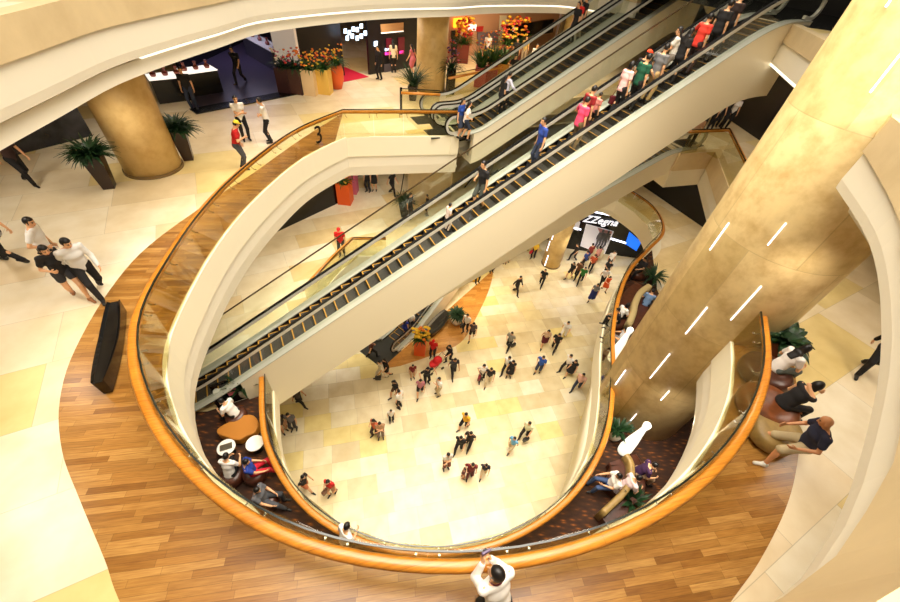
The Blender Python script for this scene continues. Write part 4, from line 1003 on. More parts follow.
# ---- level three, far side
G3P = 'visitors on level three'
def L3(hx, hy, deg, pose, label, top=BK, bot=BK, scale=.99, **kw): return person(hx, hy, Z3, deg, pose, label, top, bot, scale, G3P, **kw)
L3(236, 124, -70, 'look', 'man in red shirt and yellow cap standing at the curved glass rail', (190, 20, 22), (66, 66, 70), 1.0, cap=(240, 216, 60))
L3(235, 99, -140, 'folded', 'man in white shirt with a dark sling strap, hand at his face', WH, BK, .99)
L3(259, 101, 110, 'folded', 'man in white shirt and black trousers facing the man with the sling strap', WH, BK, .99)
L3(180, 70, -160, 'stand', 'shop assistant in black shirt and dark jeans behind the left column', BK, JN, 1.0)
L3(231, 49, 170, 'walk', 'dark figure walking inside the dark shop', BK, BK, 1.0)
L3(377.5, 48, 150, 'stand', 'person in black suit outside the shop with screens', BK, BK, 1.0, upp='long')
L3(393, 42, 20, 'stand', 'long haired person in cream top and black trousers before the screens', (226, 208, 170), BK, 1.0, **F_)
L3(411.5, 46, 60, 'walk', 'woman in pink patterned dress left of the middle column', (206, 110, 120), BK, .98, upp='dress', **F_)
L3(537.5, 46, 180, 'stand', 'man in white shirt and dark tie before the black sign', (226, 224, 226), BK, 1.0, upp='long')
L3(543.5, 53, 170, 'stand', 'woman in white top right of the man in tie', (232, 222, 212), (70, 60, 60), .97, **FB)
L3(516, 57, 200, 'walk2', 'person in dark clothes leaning at the glass before the black sign', BK, BK, .98)
L3(527, 38, 170, 'stand', 'person in yellowish top under the black sign', (206, 176, 110), (170, 150, 130), 1.0)
L3(518, 40, 170, 'stand', 'person in black under the left end of the black sign', BK, BK, 1.0)
L3(489, 35, 170, 'stand', 'person in white among the flowers of the far shop', (224, 220, 226), JN, 1.0)
L3(552, 47, -20, 'stand', 'dark figure against the far stone column', (50, 36, 34), BK, 1.0)
L3(721, 99, 150, 'stand', 'person in beige top, leftmost of the group behind the big column', (186, 166, 140), BK, 1.0)
L3(728, 98, 180, 'walk', 'person in pale grey top in the middle of the group behind the big column', (196, 188, 176), BK, 1.0)
L3(735, 97, 170, 'stand', 'person in black in the group behind the big column', BK, BK, 1.0)
L3(741, 98, 160, 'stand', 'person in white with dark trousers, rightmost of the group behind the big column', (226, 220, 214), BK, 1.0, **FB)
L3(703, 117, 150, 'stand', 'person in brown and white behind the short escalator head', (190, 150, 120), BK, .97)
# ---- level three, near people, modelled finer
def near(label, pose, loc, deg, top, bot, scale=1.0, h=.0095, skin=0, cap=None, shoe=M_SHOE, hair=M_HAIR, **kw):
    P = dict(BASE[pose]); P.update(kw); P['cap'] = cap; parts, J = make_parts(pose, P, h)
    if len(loc) == 2: loc = head_loc(J, loc[0], loc[1], Z3, deg, scale)
    o = person_from(parts, label, loc, math.radians(deg), scale, top, bot, skin, hair, shoe, cap, G3P); JOF[o.name] = J
    return o, J
def world(o, v): return Matrix.Translation(o.location) @ Matrix.Rotation(o.rotation_euler.z, 4, 'Z') @ Matrix.Scale(o.scale[0], 4) @ Vector(v)
PHOT, PJ = near('man in white shirt with dark red lanyard taking a photo over the near rail', 'stand', (496, 573), 32, (240, 236, 230), BK, 1.03, .0085, lean=24, head=(30, -2), hR=(.06, .40, 1.33), hL=(-.06, .40, 1.33), eR=(.25, .1, -1), eL=(-.25, .1, -1), upp='long', hdR=(-.3, .5, .7), hdL=(.3, .5, .7), hpR=(-1, .2, .2), hpL=(1, .2, .2), cuR=45, cuL=45, pel=(0, 0, .93))
MANW, MJ = near('man in white long sleeve shirt and black trousers walking hand in hand with a woman', 'walk', (66, 243), -125, (226, 226, 224), BK, 1.02, .0095, upp='long', lean=8, head=(20, 24))
WOMW, WJ = near('long haired woman in black top and dark shorts walking hand in hand with a man', 'walk2', (44, 250), -120, BK, (50, 50, 54), .96, .0095, low='shorts', len=.45, lean=8, head=(10, 20), shoe=mat('sandal_tan', (150, 100, 60), .6), **F_)
MANB, BJ = near('man in white t-shirt and dark trousers behind the couple, holding a white bag', 'carry', (29, 222), -60, (232, 232, 230), (40, 36, 40), 1.0, .0095, head=(-20, 16))
near('person in black trousers cut by the left edge of the photo, behind the couple', 'walk', tuple(at(18, 262, Z3)), 100, (150, 150, 156), BK, 1.0, .012)
near('man in black trousers half hidden by the upper fascia at the far left', 'walk', tuple(at(31, 184, Z3)), -100, (60, 40, 40), BK, 1.0, .012)
near('person in black striding at the right, cut off by the upper fascia', 'walk', tuple(at(858, 370, Z3)), 150, BK, BK, 1.0, .012, upp='long')
SITW, SJ = near('long haired woman in white top and jeans sitting on the dark brown ottoman', 'sit', (806, 349), -80, (236, 228, 222), (96, 104, 100), .98, .0095, **F_)
near('person in black vest over white sleeves sitting with a hand at the chin', 'sit', (818, 386), -85, BK, BK, .98, .0095, hR=(.02, .34, 1.02), hL=(-.12, .36, .72), cuR=60, upp='vest', **dict(hs='bob'))
near('bald man in dark blue t-shirt and khaki shorts perched at the tan ottoman', 'stand', (826, 422), 75, (34, 36, 58), (176, 158, 122), 1.02, .0095, pel=(0, 0, .70), lean=6, head=(-20, 24), fR=(.26, .62, .085), fL=(-.30, .40, .085), hR=(.24, .30, .76), hL=(-.26, .26, .76), low='shorts', len=.95, hs='none', skin=1, shoe=mat('sneaker_white', (226, 224, 216), .6))

mb = MB(); nb, ch, Tm = PJ['nb'], PJ['chest'], PJ['T']; lp = []
for k in range(13):
    a_ = math.pi * (-.15 + 1.3 * k / 12); v_ = nb + Tm @ V3(.085 * math.cos(a_), -.085 * math.sin(a_) + .01, .015); lp.append(tuple(v_))
lp = [tuple(ch + Tm @ V3(.01, .135, .0))] + lp + [tuple(ch + Tm @ V3(-.01, .135, .0))]
mb.tube(lp, .009, 6); lan = mb.build('lanyard', mat('lanyard_dark_red', (110, 24, 44), .6), PHOT)
# ------------------------------------------------------------------ plants and flowers
M_LEAF = mat('leaf_dark', (26, 58, 26), .5, noise=.4, nscale=9); M_LEAF2 = mat('leaf_mid', (52, 92, 34), .5, noise=.3, nscale=9)
M_POT = mat('planter_dark_brown', (44, 28, 24), .3); M_SOIL = mat('planting_soil', (40, 28, 18), .9)
def blades(n, L, w, rise, droop, rnd, r0=.05, z0=0.0):
    mb = MB()
    for i in range(n):
        a = rnd.uniform(0, 2 * math.pi); el = rnd.uniform(rise[0], rise[1]); l = L * rnd.uniform(.7, 1.1); pts = []; p = Vector((math.cos(a) * r0 * rnd.random(), math.sin(a) * r0 * rnd.random(), z0)); e = el
        for k in range(5):
            pts.append(p.copy()); p = p + Vector((math.cos(a) * math.cos(e), math.sin(a) * math.cos(e), math.sin(e))) * (l / 4); e -= droop * rnd.uniform(.7, 1.3)
        sx, sy = -math.sin(a), math.cos(a); vs = []; ww = (.5, 1, .95, .6, .05)
        for q, k in zip(pts, ww): vs += [q + Vector((sx, sy, .15)) * w * k * .5, q + Vector((0, 0, -.06 * w)), q - Vector((sx, sy, -.15)) * w * k * .5]
        fs = []
        for k in range(4):
            for j in (0, 1): fs.append((k * 3 + j, k * 3 + j + 1, k * 3 + 4 + j, k * 3 + 3 + j))
        mb.add(vs, fs)
    return mb
def square_pot(mb, wt, wb, h):
    def ring(w, z): return [(-w, -w, z), (w, -w, z), (w, w, z), (-w, w, z)]
    vs = ring(wb / 2, 0) + ring(wt / 2, h) + ring(wt / 2 - .04, h) + ring(wt / 2 - .05, h - .1)
    fs = [(3, 2, 1, 0), (12, 13, 14, 15)]
    for a in (0, 4, 8):
        for i in range(4): fs.append((a + i, a + (i + 1) % 4, a + 4 + (i + 1) % 4, a + 4 + i))
    mb.add(vs, fs)
def potted(label, loc, pot='square', pc=M_POT, ph=.95, pw=.5, leaf=M_LEAF, n=90, L=.8, w=.06, rise=(.3, 1.4), droop=.35, seed=1, group=None, cat='plant', flowers=None, name='potted_plant', fs=.06, nf=22, fh=.5, rz=0.0):
    r = thing(name, label, cat, loc, rz, group); rnd = random.Random(seed); mb = MB()
    if pot == 'square': square_pot(mb, pw, pw * .62, ph)
    elif pot == 'box': square_pot(mb, pw, pw, ph)
    else: mb.lathe([(pw * .32, 0), (pw * .48, ph * .35), (pw * .5, ph * .7), (pw * .42, ph), (pw * .36, ph - .02), (pw * .34, ph - .08)], n=20)
    pl_ = mb.build('planter', pc, r, pot == 'round')
    mb = MB(); mb.lathe([(pw * .33, ph - .09), (pw * .33, ph - .06)], n=16); mb.build('soil', M_SOIL, pl_)
    m = blades(n, L, w, rise, droop, rnd, pw * .3, ph - .05); m.build('foliage', leaf, r)['kind'] = 'stuff'
    if flowers:
        m = MB()
        for i in range(nf):
            a = rnd.uniform(0, 6.28); q = rnd.random() ** .5 * (pw * .75); z = ph + fh * rnd.uniform(.25, 1.0); s = fs * rnd.uniform(.7, 1.3)
            m.lathe([(s * .2, -s * .6), (s, 0), (s * .7, s * .5), (s * .1, s * .45)], (math.cos(a) * q, math.sin(a) * q, z), 7, rnd.randrange(len(flowers)))
        m.build('flowers', flowers, r)['kind'] = 'stuff'
    return r
f_or = mat('flower_orange', (238, 130, 30), .6); f_ye = mat('flower_yellow', (240, 196, 50), .6); f_rd = mat('flower_red', (190, 40, 40), .6); f_pk = mat('flower_pink', (214, 110, 130), .6); f_wh = mat('flower_white', (236, 226, 210), .6); f_pu = mat('flower_purple', (84, 60, 120), .6)
P_ = lambda x, y, z: tuple(at(x, y, z))
potted('palm in a tapered dark brown planter left of the left stone column', P_(110, 187, Z3), seed=3, L=.72, n=190, ph=1.05, rz=.5, w=.075)
potted('palm in a tapered dark brown planter right of the left stone column', P_(189, 159, Z3), seed=4, L=.72, n=190, ph=1.05, rz=.5, w=.075)
potted('dark bushy palm in front of the middle stone column', P_(413, 94, Z3 + .3)[:2] + (Z3,), seed=5, L=1.2, n=120, ph=.7, rise=(.5, 1.5), droop=.2)
potted('tall stand of dark purple flowers right of the middle stone column', P_(450, 93, Z3), 'box', M_BLACK, 1.2, .5, seed=6, n=70, L=1.0, flowers=[f_pu, f_rd, f_pk], nf=40, fh=1.3, name='flower_stand', cat='flower stand')
GF = 'flower stands before the dark shop'
for i, (x, y, c, lb, fl) in enumerate([(287, 92, (58, 26, 28), 'leftmost flower stand, tall dark maroon planter at the shop corner', [f_pk, f_wh]), (299, 93, (70, 40, 34), 'second flower stand from the left, dark brown planter', [f_rd, f_or]), (312, 94, (236, 206, 160), 'pale cream box planter with yellow flowers', [f_ye, f_or]), (326, 93, (232, 190, 90), 'yellow and brown box planter of flowers left of the orange one', [f_ye, f_or, f_rd]), (337, 88, (226, 96, 30), 'round orange flower stand at the right end of the row', [f_or, f_ye])]):
    potted(lb, P_(x, y, Z3), 'round' if i == 4 else 'box', mat('stand_%d' % i, c, .5), 1.15, .62 if i != 4 else .85, seed=20 + i, n=70, L=.75, leaf=M_LEAF2 if i > 1 else M_LEAF, flowers=fl, nf=34, fh=.8, name='flower_stand', cat='flower stand', group=GF, w=.07)
GP = 'square planters before the far shop'
for i, (x, y, c, lb) in enumerate([(479, 86, (206, 96, 120), 'left pink planter with green plants before the far shop'), (490, 84, (176, 44, 60), 'dark pink planter in the middle of the three'), (501, 82, (214, 150, 50), 'ochre planter right of the pink ones')]):
    potted(lb, P_(x, y, Z3), 'box', mat('square_planter_%d' % i, c, .5), 1.05, .66, seed=30 + i, n=110, L=1.1, w=.09, leaf=M_LEAF2, rise=(.7, 1.5), droop=.15, flowers=[f_or, f_ye, f_rd], nf=26, fh=1.7, name='planter_with_flowers', group=GP)
for i, (x, y, lb) in enumerate([(462, 62, 'orange flower arrangement deep in the far shop, left one'), (505, 62, 'tall orange and yellow flower arrangement beside the black sign'), (516, 60, 'red flower arrangement at the left end of the black sign')]):
    potted(lb, P_(x, y, Z3), 'box', mat('arr_%d' % i, (120, 50, 36), .5), 1.1, .8, seed=40 + i, n=80, L=1.2, leaf=M_LEAF2, flowers=[f_or, f_ye, f_rd], nf=60, fh=1.5, fs=.12, name='flower_stand', cat='flower stand')
potted('broad leaved plant in a brown pot beyond the dark ottoman', P_(771, 353, Z3), 'round', mat('terracotta', (120, 62, 36), .6), .5, .5, n=60, L=.55, w=.22, seed=7, leaf=M_LEAF, rise=(.2, 1.3))
potted('spiky plant in a pale pot at the foot of the long escalator', P_(246, 394, Z2), 'round', mat('pale_pot', (190, 180, 160), .5), .5, .5, n=45, L=.75, w=.09, seed=8, rise=(.6, 1.5), droop=.08)
potted('spiky plant in a pale pot between the curved rail and the big column', P_(612, 437, Z2), 'round', mat('pale_pot', (190, 180, 160), .5), .55, .5, n=55, L=.52, w=.10, seed=9, rise=(.3, 1.4), droop=.15)
potted('dark spiky plant behind the lower end of the curved sofa', P_(628, 505, Z2), 'round', M_POT, .4, .45, n=40, L=.6, w=.09, seed=10, rise=(.3, 1.4), droop=.15)
potted('dark plant beside the pale curved bench on the carpet', P_(649, 284, Z2), 'round', M_POT, .5, .5, n=60, L=.8, w=.08, seed=11)
potted('palm in a black pot behind the long escalator', P_(405, 216, Z2), 'square', M_BLACK, .9, .6, n=100, L=.8, seed=12)
potted('orange flower stand at the corner of the dark wall on the middle level', P_(346, 202, Z2), 'box', mat('orange_stand', (232, 92, 24), .5), 1.3, .75, n=50, L=.6, seed=13, leaf=M_LEAF2, flowers=[f_ye, f_or], nf=30, fh=.6, name='flower_stand', cat='flower stand')
potted('pink flower stand right of the orange one on the middle level', P_(353, 192, Z2), 'box', mat('pink_stand', (206, 100, 130), .5), 1.3, .6, n=40, L=.6, seed=14, leaf=M_LEAF2, flowers=[f_pk, f_wh], nf=24, fh=.6, name='flower_stand', cat='flower stand')
potted('round green bush in a white pot beside the low escalator wall', P_(456, 323, Z1), 'round', mat('white_pot', (232, 226, 212), .5), .75, .75, n=140, L=.6, w=.10, seed=15, leaf=M_LEAF, rise=(.2, 1.5))
potted('orange flower stand with yellow flowers at the low escalators', P_(420, 352, Z1), 'box', mat('orange_stand', (232, 92, 24), .5), 1.25, .62, n=70, L=.6, seed=16, leaf=M_LEAF2, flowers=[f_ye, f_or, f_ye], nf=46, fh=.7, fs=.09, name='flower_stand', cat='flower stand')
# ------------------------------------------------------------------ seats, tables, lamps
M_LEATH = mat('leather_dark_brown', (74, 38, 24), .35, noise=.2); M_LEATH2 = mat('leather_chestnut', (116, 62, 28), .35, noise=.2); M_TAN = mat('leather_tan', (150, 122, 68), .45, noise=.12)
def ottoman(label, loc, r, h, m, sx=1.0, sy=1.0, rz=0.0, group=None):
    t = thing('ottoman', label, 'ottoman', loc, rz, group); mb = MB()
    mb.lathe([(r * .8, .04), (r * .97, .10), (r, h * .5), (r * .97, h * .82), (r * .84, h * .97), (r * .5, h * 1.01), (.01, h * 1.02)], n=36, sx=sx, sy=sy); mb.build('cushion', m, t, True)
    mb = MB(); mb.lathe([(r * .74, 0), (r * .74, .05)], n=24, sx=sx, sy=sy); mb.build('base', M_BLACK, t)
    return t
def under(lb):
    o = [o for o in COL.objects if o.get('label', '').startswith(lb)][0]; return tuple(o.location)
sl = SITW.location; ottoman('dark brown leather ottoman under the woman in white top', (sl.x - .1, sl.y, Z3), .54, .43, M_LEATH, group='ottomans on level three')
s2 = [o for o in COL.objects if o.get('label', '').startswith('person in black vest')][0].location
ottoman('chestnut leather ottoman under the person with hand at chin', (s2.x - .2, s2.y + .02, Z3), .58, .43, M_LEATH2, group='ottomans on level three')
ottoman('low olive tan leather ottoman nearest the glass rail', tuple(at(776, 431, Z3 + .25)[:2]) + (Z3,), .50, .40, M_TAN, 1.1, .9, .6, group='ottomans on level three')
def boat_bench(label, a, b, wid, h, flip=1, name='bench', grp=None):
    a = Vector(a); b = Vector(b); d = (b - a); L = d.length; t = thing(name, label, 'bench', tuple((a + b) / 2), math.atan2(d.y, d.x), grp)
    mb = MB(); vs = []; fs = []; N = 14
    for i in range(N + 1):
        u = i / N; x = (u - .5) * L; w = wid * (.45 + .55 * math.sin(math.pi * min(1, max(0, u * .9 + .08))) ** .7); hh = h * (.78 + .5 * abs(u - .45) ** 1.3)
        vs += [(x, -w * .38, 0.03), (x, w * .38, 0.03), (x, w * .5, hh), (x, w * .30, hh - .05), (x, -w * .30, hh - .05), (x, -w * .5, hh)]
    for i in range(N):
        for k in range(6): fs.append((i * 6 + k, i * 6 + (k + 1) % 6, i * 6 + 6 + (k + 1) % 6, i * 6 + 6 + k))
    fs += [(5, 4, 3, 2, 1, 0), tuple(N * 6 + k for k in range(6))]; mb.add(vs, fs); mb.build('shell', M_BLACK, t, False, .012)
    mb = MB(); mb.box((0, 0, .015), (L * .7, wid * .5, .03)); mb.build('plinth', M_BLACK, t)
    return t
boat_bench('long black glossy boat shaped bench on the oak walkway at the left', P_(113, 300, Z3 + .42)[:2] + (Z3,), P_(97, 382, Z3 + .42)[:2] + (Z3,), .36, .44)
boat_bench('black boat shaped bench beside the low escalator wall', P_(428, 337, Z1), P_(447, 316, Z1), .85, .5)
M_OCHRE = mat('ochre_fabric', (168, 106, 22), .7); M_TABLE = mat('white_table', (236, 232, 224), .25)
t = thing('low_table', 'ochre kidney shaped low seat on the carpet at the escalator foot', 'low seat', P_(238, 429, Z2))
def blob(px, z, c): return [(at(x, y, z).x - c.location.x, at(x, y, z).y - c.location.y) for x, y in px]
pl = catmull(blob([(217, 429), (224, 424), (234, 419), (243, 415), (253, 415), (258, 422), (255, 432), (246, 436), (238, 440), (226, 437), (218, 434)], Z2 + .4, t), 5, True)
mb = MB(); mb.prism(pl, .08, .40); mb.build('seat', M_OCHRE, t, False, .04); q = [(x * .8, y * .8) for x, y in pl]; mb = MB(); mb.prism(q, 0, .08); mb.build('base', M_BLACK, t)
def round_table(label, loc, r, h=.45):
    t = thing('round_table', label, 'table', loc, 0, 'small round white tables'); mb = MB(); mb.lathe([(r * .96, h - .05), (r, h - .03), (r, h - .01), (r * .97, h)], n=32); mb.build('tabletop', M_TABLE, t)
    mb = MB(); mb.tube([(0, 0, .02), (0, 0, h - .05)], .04, 12); mb.build('leg', M_STEEL, t); mb = MB(); mb.lathe([(r * .6, 0), (r * .58, .02), (.05, .03)], n=24); mb.build('foot', M_BLACK, t); return t
rt = round_table('left round white table with a shiny tray on it', tuple(at(226, 447, Z2 + .45)[:2]) + (Z2,), .26)
round_table('right round white table by the curved rail', tuple(at(254.5, 443, Z2 + .45)[:2]) + (Z2,), .26)
mb = MB(); mb.box((0, 0, .006), (.34, .2, .012), .5); o = mb.build('tray', M_STEEL); o.location = (rt.location.x, rt.location.y, Z2 + .452); tag(o, 'shiny silver tray on the left round white table', 'tray')
ottoman('dark pouf under the white backed person at the ochre seat', under('person in white seen from behind'), .33, .42, M_LEATH, group='poufs on the carpet')
ottoman('dark pouf under the person below the round tables', under('person in white shirt sitting below'), .33, .42, M_LEATH, group='poufs on the carpet')
ottoman('dark pouf under the blue top and red trousers', under('person in blue top and red'), .33, .42, M_LEATH, group='poufs on the carpet')
ottoman('dark pouf under the person in grey lying back', under('person in grey lying back'), .34, .42, M_LEATH, group='poufs on the carpet')
# dark bench with bags at the escalator foot
t = thing('bench', 'black bench behind the white backed person, bags piled on it', 'bench', P_(233, 397, Z2), .6); mb = MB(); mb.box((0, 0, .22), (1.0, .5, .44)); mb.build('seat', M_BLACK, t, False, .03); mb = MB(); mb.box((0, .22, .55), (1.0, .08, .35)); mb.build('backrest', M_BLACK, t, False, .02)
def bag(label, loc, col, sx=.32, sy=.14, sz=.26, rz=0.0, handle=.18, group=None, name='handbag'):
    """hangs with the top of its handle at loc"""
    t = thing(name, label, 'bag', (loc[0], loc[1], loc[2] - handle - sz), rz, group); m = mat('bag_%d_%d_%d' % col, col, .5)
    mb = MB(); mb.box((0, 0, sz / 2), (sx, sy, sz)); o = mb.build('bag_body', m, t, False, .03)
    mb = MB(); mb.tube([(-sx * .3, 0, sz - .01)] + [(sx * .3 * math.sin(a), 0, sz + handle * math.cos(a)) for a in [(-.5 + k / 8) * math.pi for k in range(9)]] + [(sx * .3, 0, sz - .01)], .009, 6); mb.build('handle', m, t)
    return t
b0 = P_(233, 397, Z2)
bag('pink bag on the black bench at the escalator foot', (b0[0] + .2, b0[1] - .1, Z2 + .44 + .28 + .1), (226, 120, 140), .28, .14, .28, .6, .1)
bag('white bag on the black bench at the escalator foot', (b0[0] - .22, b0[1] - .2, Z2 + .44 + .26 + .1), (230, 228, 224), .26, .14, .26, .5, .1)
# curved sofa and block right
t = thing('sofa', 'tan curved sofa back with seats on both sides on the carpet right', 'sofa', P_(632, 483, Z2))
cl = catmull(blob([(627, 454), (632, 463), (632, 476), (628, 487), (620, 497), (604, 512)], Z2 + .75, t), 6)
mb = MB(); sweep(mb, cl, [(-.09, .1), (-.09, .72), (-.06, .76), (.06, .76), (.09, .72), (.09, .1)], 0); mb.build('backrest', M_TAN, t, True)
mb = MB(); sweep(mb, cl, [(.09, .04), (.09, .42), (.52, .42), (.56, .38), (.52, .04)], 0); mb.build('seat', M_LEATH, t)
mb = MB(); sweep(mb, cl[:len(cl) - 8], [(-.09, .04), (-.52, .04), (-.56, .38), (-.52, .42), (-.09, .42)], 0); mb.build('seat', M_LEATH, t)
t = thing('bench', 'pale curved bench on the carpet left of the big column', 'bench', P_(636, 312, Z2))
cl = catmull(blob([(650, 285), (641, 292), (636, 302), (634, 312), (630, 322)], Z2 + .7, t), 6)
mb = MB(); sweep(mb, cl, [(-.14, .1), (-.14, .66), (-.1, .72), (.1, .72), (.14, .66), (.14, .1)], 0); mb.build('backrest', mat('bench_beige', (176, 156, 108), .6), t, True)
mb = MB(); sweep(mb, cl, [(.14, .03), (.14, .42), (.62, .42), (.62, .03)], 0); mb.build('seat', M_LEATH, t)
mb = MB(); sweep(mb, cl, [(-.62, .03), (-.62, .42), (-.14, .42), (-.14, .03)], 0); mb.build('seat', M_LEATH, t)
ottoman('dark pouf under the person in grey and white by the far glowing lamp', under('person in grey and white beside'), .33, .42, M_LEATH, group='poufs on the carpet')
ottoman('dark pouf under the person in black left of the pale curved bench', under('person in black left of the pale'), .33, .42, M_LEATH, group='poufs on the carpet')
ottoman('dark seat under the person in black at the far carpet corner', under('person in black lying on a seat'), .45, .42, M_LEATH, group='poufs on the carpet')
M_LAMP = mat('lamp_shade_lit', (255, 252, 240), .4, emit=(255, 250, 232), estr=1.0)
for x, y, lb in ((622, 452, 'glowing white bottle shaped floor lamp near the curved sofa'), (611, 360, 'glowing white bottle shaped floor lamp near the far seats')):
    t = thing('floor_lamp', lb, 'lamp', P_(x, y, Z2), 0, 'bottle shaped floor lamps'); mb = MB()
    mb.lathe([(.13, .04), (.19, .12), (.21, .35), (.17, .9), (.10, 1.5), (.08, 1.72), (.11, 1.84), (.12, 1.95), (.08, 2.02)], n=24); mb.build('lamp_shade', M_LAMP, t, True)
    mb = MB(); mb.lathe([(.17, 0), (.17, .04)], n=24); mb.build('base', M_STEEL, t)
GL = 'poufs on the oak floor'
ottoman('cream round pouf left of the sitting person on the oak floor', P_(468, 279, Z1), .45, .45, mat('pouf_cream', (220, 206, 160), .7), group=GL)
ottoman('yellow round pouf under the sitting person on the oak floor', under('person in black sitting on a round pouf'), .42, .45, mat('pouf_yellow', (226, 176, 50), .7), group=GL)
# stroller
def stroller(label, loc, rz, col):
    t = thing('stroller', label, 'stroller', loc, rz); m = mat('stroller_fabric', col, .7)
    mb = MB(); mb.lathe([(.02, -.22), (.20, -.2), (.26, -.05), (.27, .1), (.24, .12)], (0, .05, .62), 16, sx=.8, sy=1.3); mb.build('seat', m, t, True)
    mb = MB(); vs = []
    mb.lathe([(.27, 0), (.25, .14), (.18, .24), (.02, .3)], (0, -.12, .72), 16, sx=.85); mb.build('canopy', m, t, True)
    mb = MB()
    for s in (-.2, .2): mb.tube([(s, -.55, 1.0), (s, -.1, .6), (s, .38, .1)], .014, 6); mb.tube([(s, -.35, .1), (s, .1, .6)], .014, 6)
    mb.tube([(-.2, -.55, 1.0), (.2, -.55, 1.0)], .018, 6); mb.build('frame', M_STEEL, t)
    for s in (-.22, .22):
        for y in (-.36, .38):
            mb = MB(); mb.tube([(s - .02, y, .1), (s + .02, y, .1)], .1, 16); mb.build('wheel', M_RUBBER, t)
    return t
pp = [o for o in COL.objects if o.get('label', '').startswith('woman in black pushing')][0]
fw = Vector((-math.sin(pp.rotation_euler.z), math.cos(pp.rotation_euler.z)))
stroller('red stroller pushed by the woman in black', (pp.location.x + fw.x * .98, pp.location.y + fw.y * .98, Z1), pp.rotation_euler.z, (206, 26, 34))
# bags in hands
def find(s): return [o for o in COL.objects if s in o.get('label', '') and o.get('category') == 'person'][0]
def hand(o, side): return Matrix.Translation(o.location) @ Matrix.Rotation(o.rotation_euler.z, 4, 'Z') @ Matrix.Scale(o.scale[0], 4) @ Vector(JOF[o.name]['palm' + side])
for s, lb, c, sd_ in (('person in cream clothes', 'black shoulder bag of the person in cream clothes', (20, 20, 22), 'L'), ('carrying a dark red bag', 'dark red bag carried by the woman in white top', (120, 20, 30), 'R'), ('with a red bag', 'red bag carried by the person in yellow shirt', (200, 30, 50), 'R'), ('lone man in grey', 'black bag of the lone man in grey shirt', (24, 22, 24), 'L'), ('with a brown bag', 'brown bag of the woman in red top', (110, 66, 36), 'R'), ('with black shoulder bag at', 'black bag of the man at the oak floor edge', (20, 20, 22), 'R'), ('pale pink top with', 'dark red bag of the rider in pale pink top', (96, 16, 30), 'L'), ('pale shirt and black trousers with', 'black bag of the man in pale shirt', (20, 20, 22), 'L')):
    o = find(s); bag(lb, hand(o, sd_), c, rz=o.rotation_euler.z + 1.2, group='bags carried by shoppers')
h_ = hand(MANB, 'R'); bag('white plastic bag held by the man behind the couple', h_, (240, 238, 232), .34, .16, .38, 1.0, .14, name='carrier_bag')
ha, hb = hand(PHOT, 'R'), hand(PHOT, 'L'); c = (ha + hb) / 2 + Vector((-.0, .03, .05))
t = thing('camera', 'small purple camera held up by the man in white shirt at the near rail', 'camera', tuple(c), PHOT.rotation_euler.z)
mb = MB(); mb.box((0, 0, 0), (.13, .035, .085)); mb.build('camera_body', mat('camera_purple', (70, 44, 92), .35), t, False, .008); mb = MB(); mb.tube([(0, .015, 0), (0, .04, 0)], .025, 16); mb.build('lens', M_BLACK, t.children[0] if t.children else t)
# lanyard collar
# ------------------------------------------------------------------ shops
M_SCREEN = mat('shop_screen', (220, 240, 255), .3, emit=(200, 226, 255), estr=3.0); M_SHOPW = mat('shop_white_lit', (250, 246, 240), .4, emit=(255, 246, 232), estr=1.1)
M_PINKL = mat('magenta_light', (255, 60, 160), .4, emit=(255, 60, 170), estr=2.0); M_REDF = mat('red_carpet', (206, 20, 60), .7); M_ORL = mat('amber_light', (255, 170, 40), .4, emit=(255, 150, 30), estr=3.0)
M_BLUEL = mat('blue_light', (30, 120, 255), .4, emit=(30, 120, 255), estr=.9)
def wallseg(name, pa, pb, z0, z1, m, label, th=.15, parent=None):
    a, b = Vector(pa[:2]), Vector(pb[:2]); d = b - a; mb = MB(); mb.box((0, 0, 0), (d.length, th, z1 - z0)); o = mb.build(name, m, parent); o.location = ((a.x + b.x) / 2, (a.y + b.y) / 2, (z0 + z1) / 2); o.rotation_euler = (0, 0, math.atan2(d.y, d.x))
    if parent is None: struct(o, label, 'wall')
    return o
def wpt(px, py, a, b):
    a, b = Vector(a[:2] + (0,)) if isinstance(a, tuple) else Vector((a.x, a.y, 0)), Vector(b[:2] + (0,)) if isinstance(b, tuple) else Vector((b.x, b.y, 0))
    d = (b - a).normalized(); n = Vector((-d.y, d.x, 0)); return on_plane(px, py, a, n), d, n
def panel(name, quad, a, b, m, parent, th=.03, off=-.1):
    """flat panel on the wall a-b through four photo corners"""
    vs = []; n = None
    for q in quad:
        p, d, n = wpt(q[0], q[1], a, b); vs.append(p)
    s = n if n.dot(Vector((CAM.x, CAM.y, 0)) - Vector(vs[0]).to_2d().to_3d()) > 0 else -n
    f = [v + s * abs(off) for v in vs]; k = [v + s * (abs(off) - th) for v in vs]
    mb = MB(); mb.add(f + k, [(0, 1, 2, 3), (7, 6, 5, 4), (0, 4, 5, 1), (1, 5, 6, 2), (2, 6, 7, 3), (3, 7, 4, 0)])
    return mb.build(name, m, parent)
C3 = Z4 - 1.4
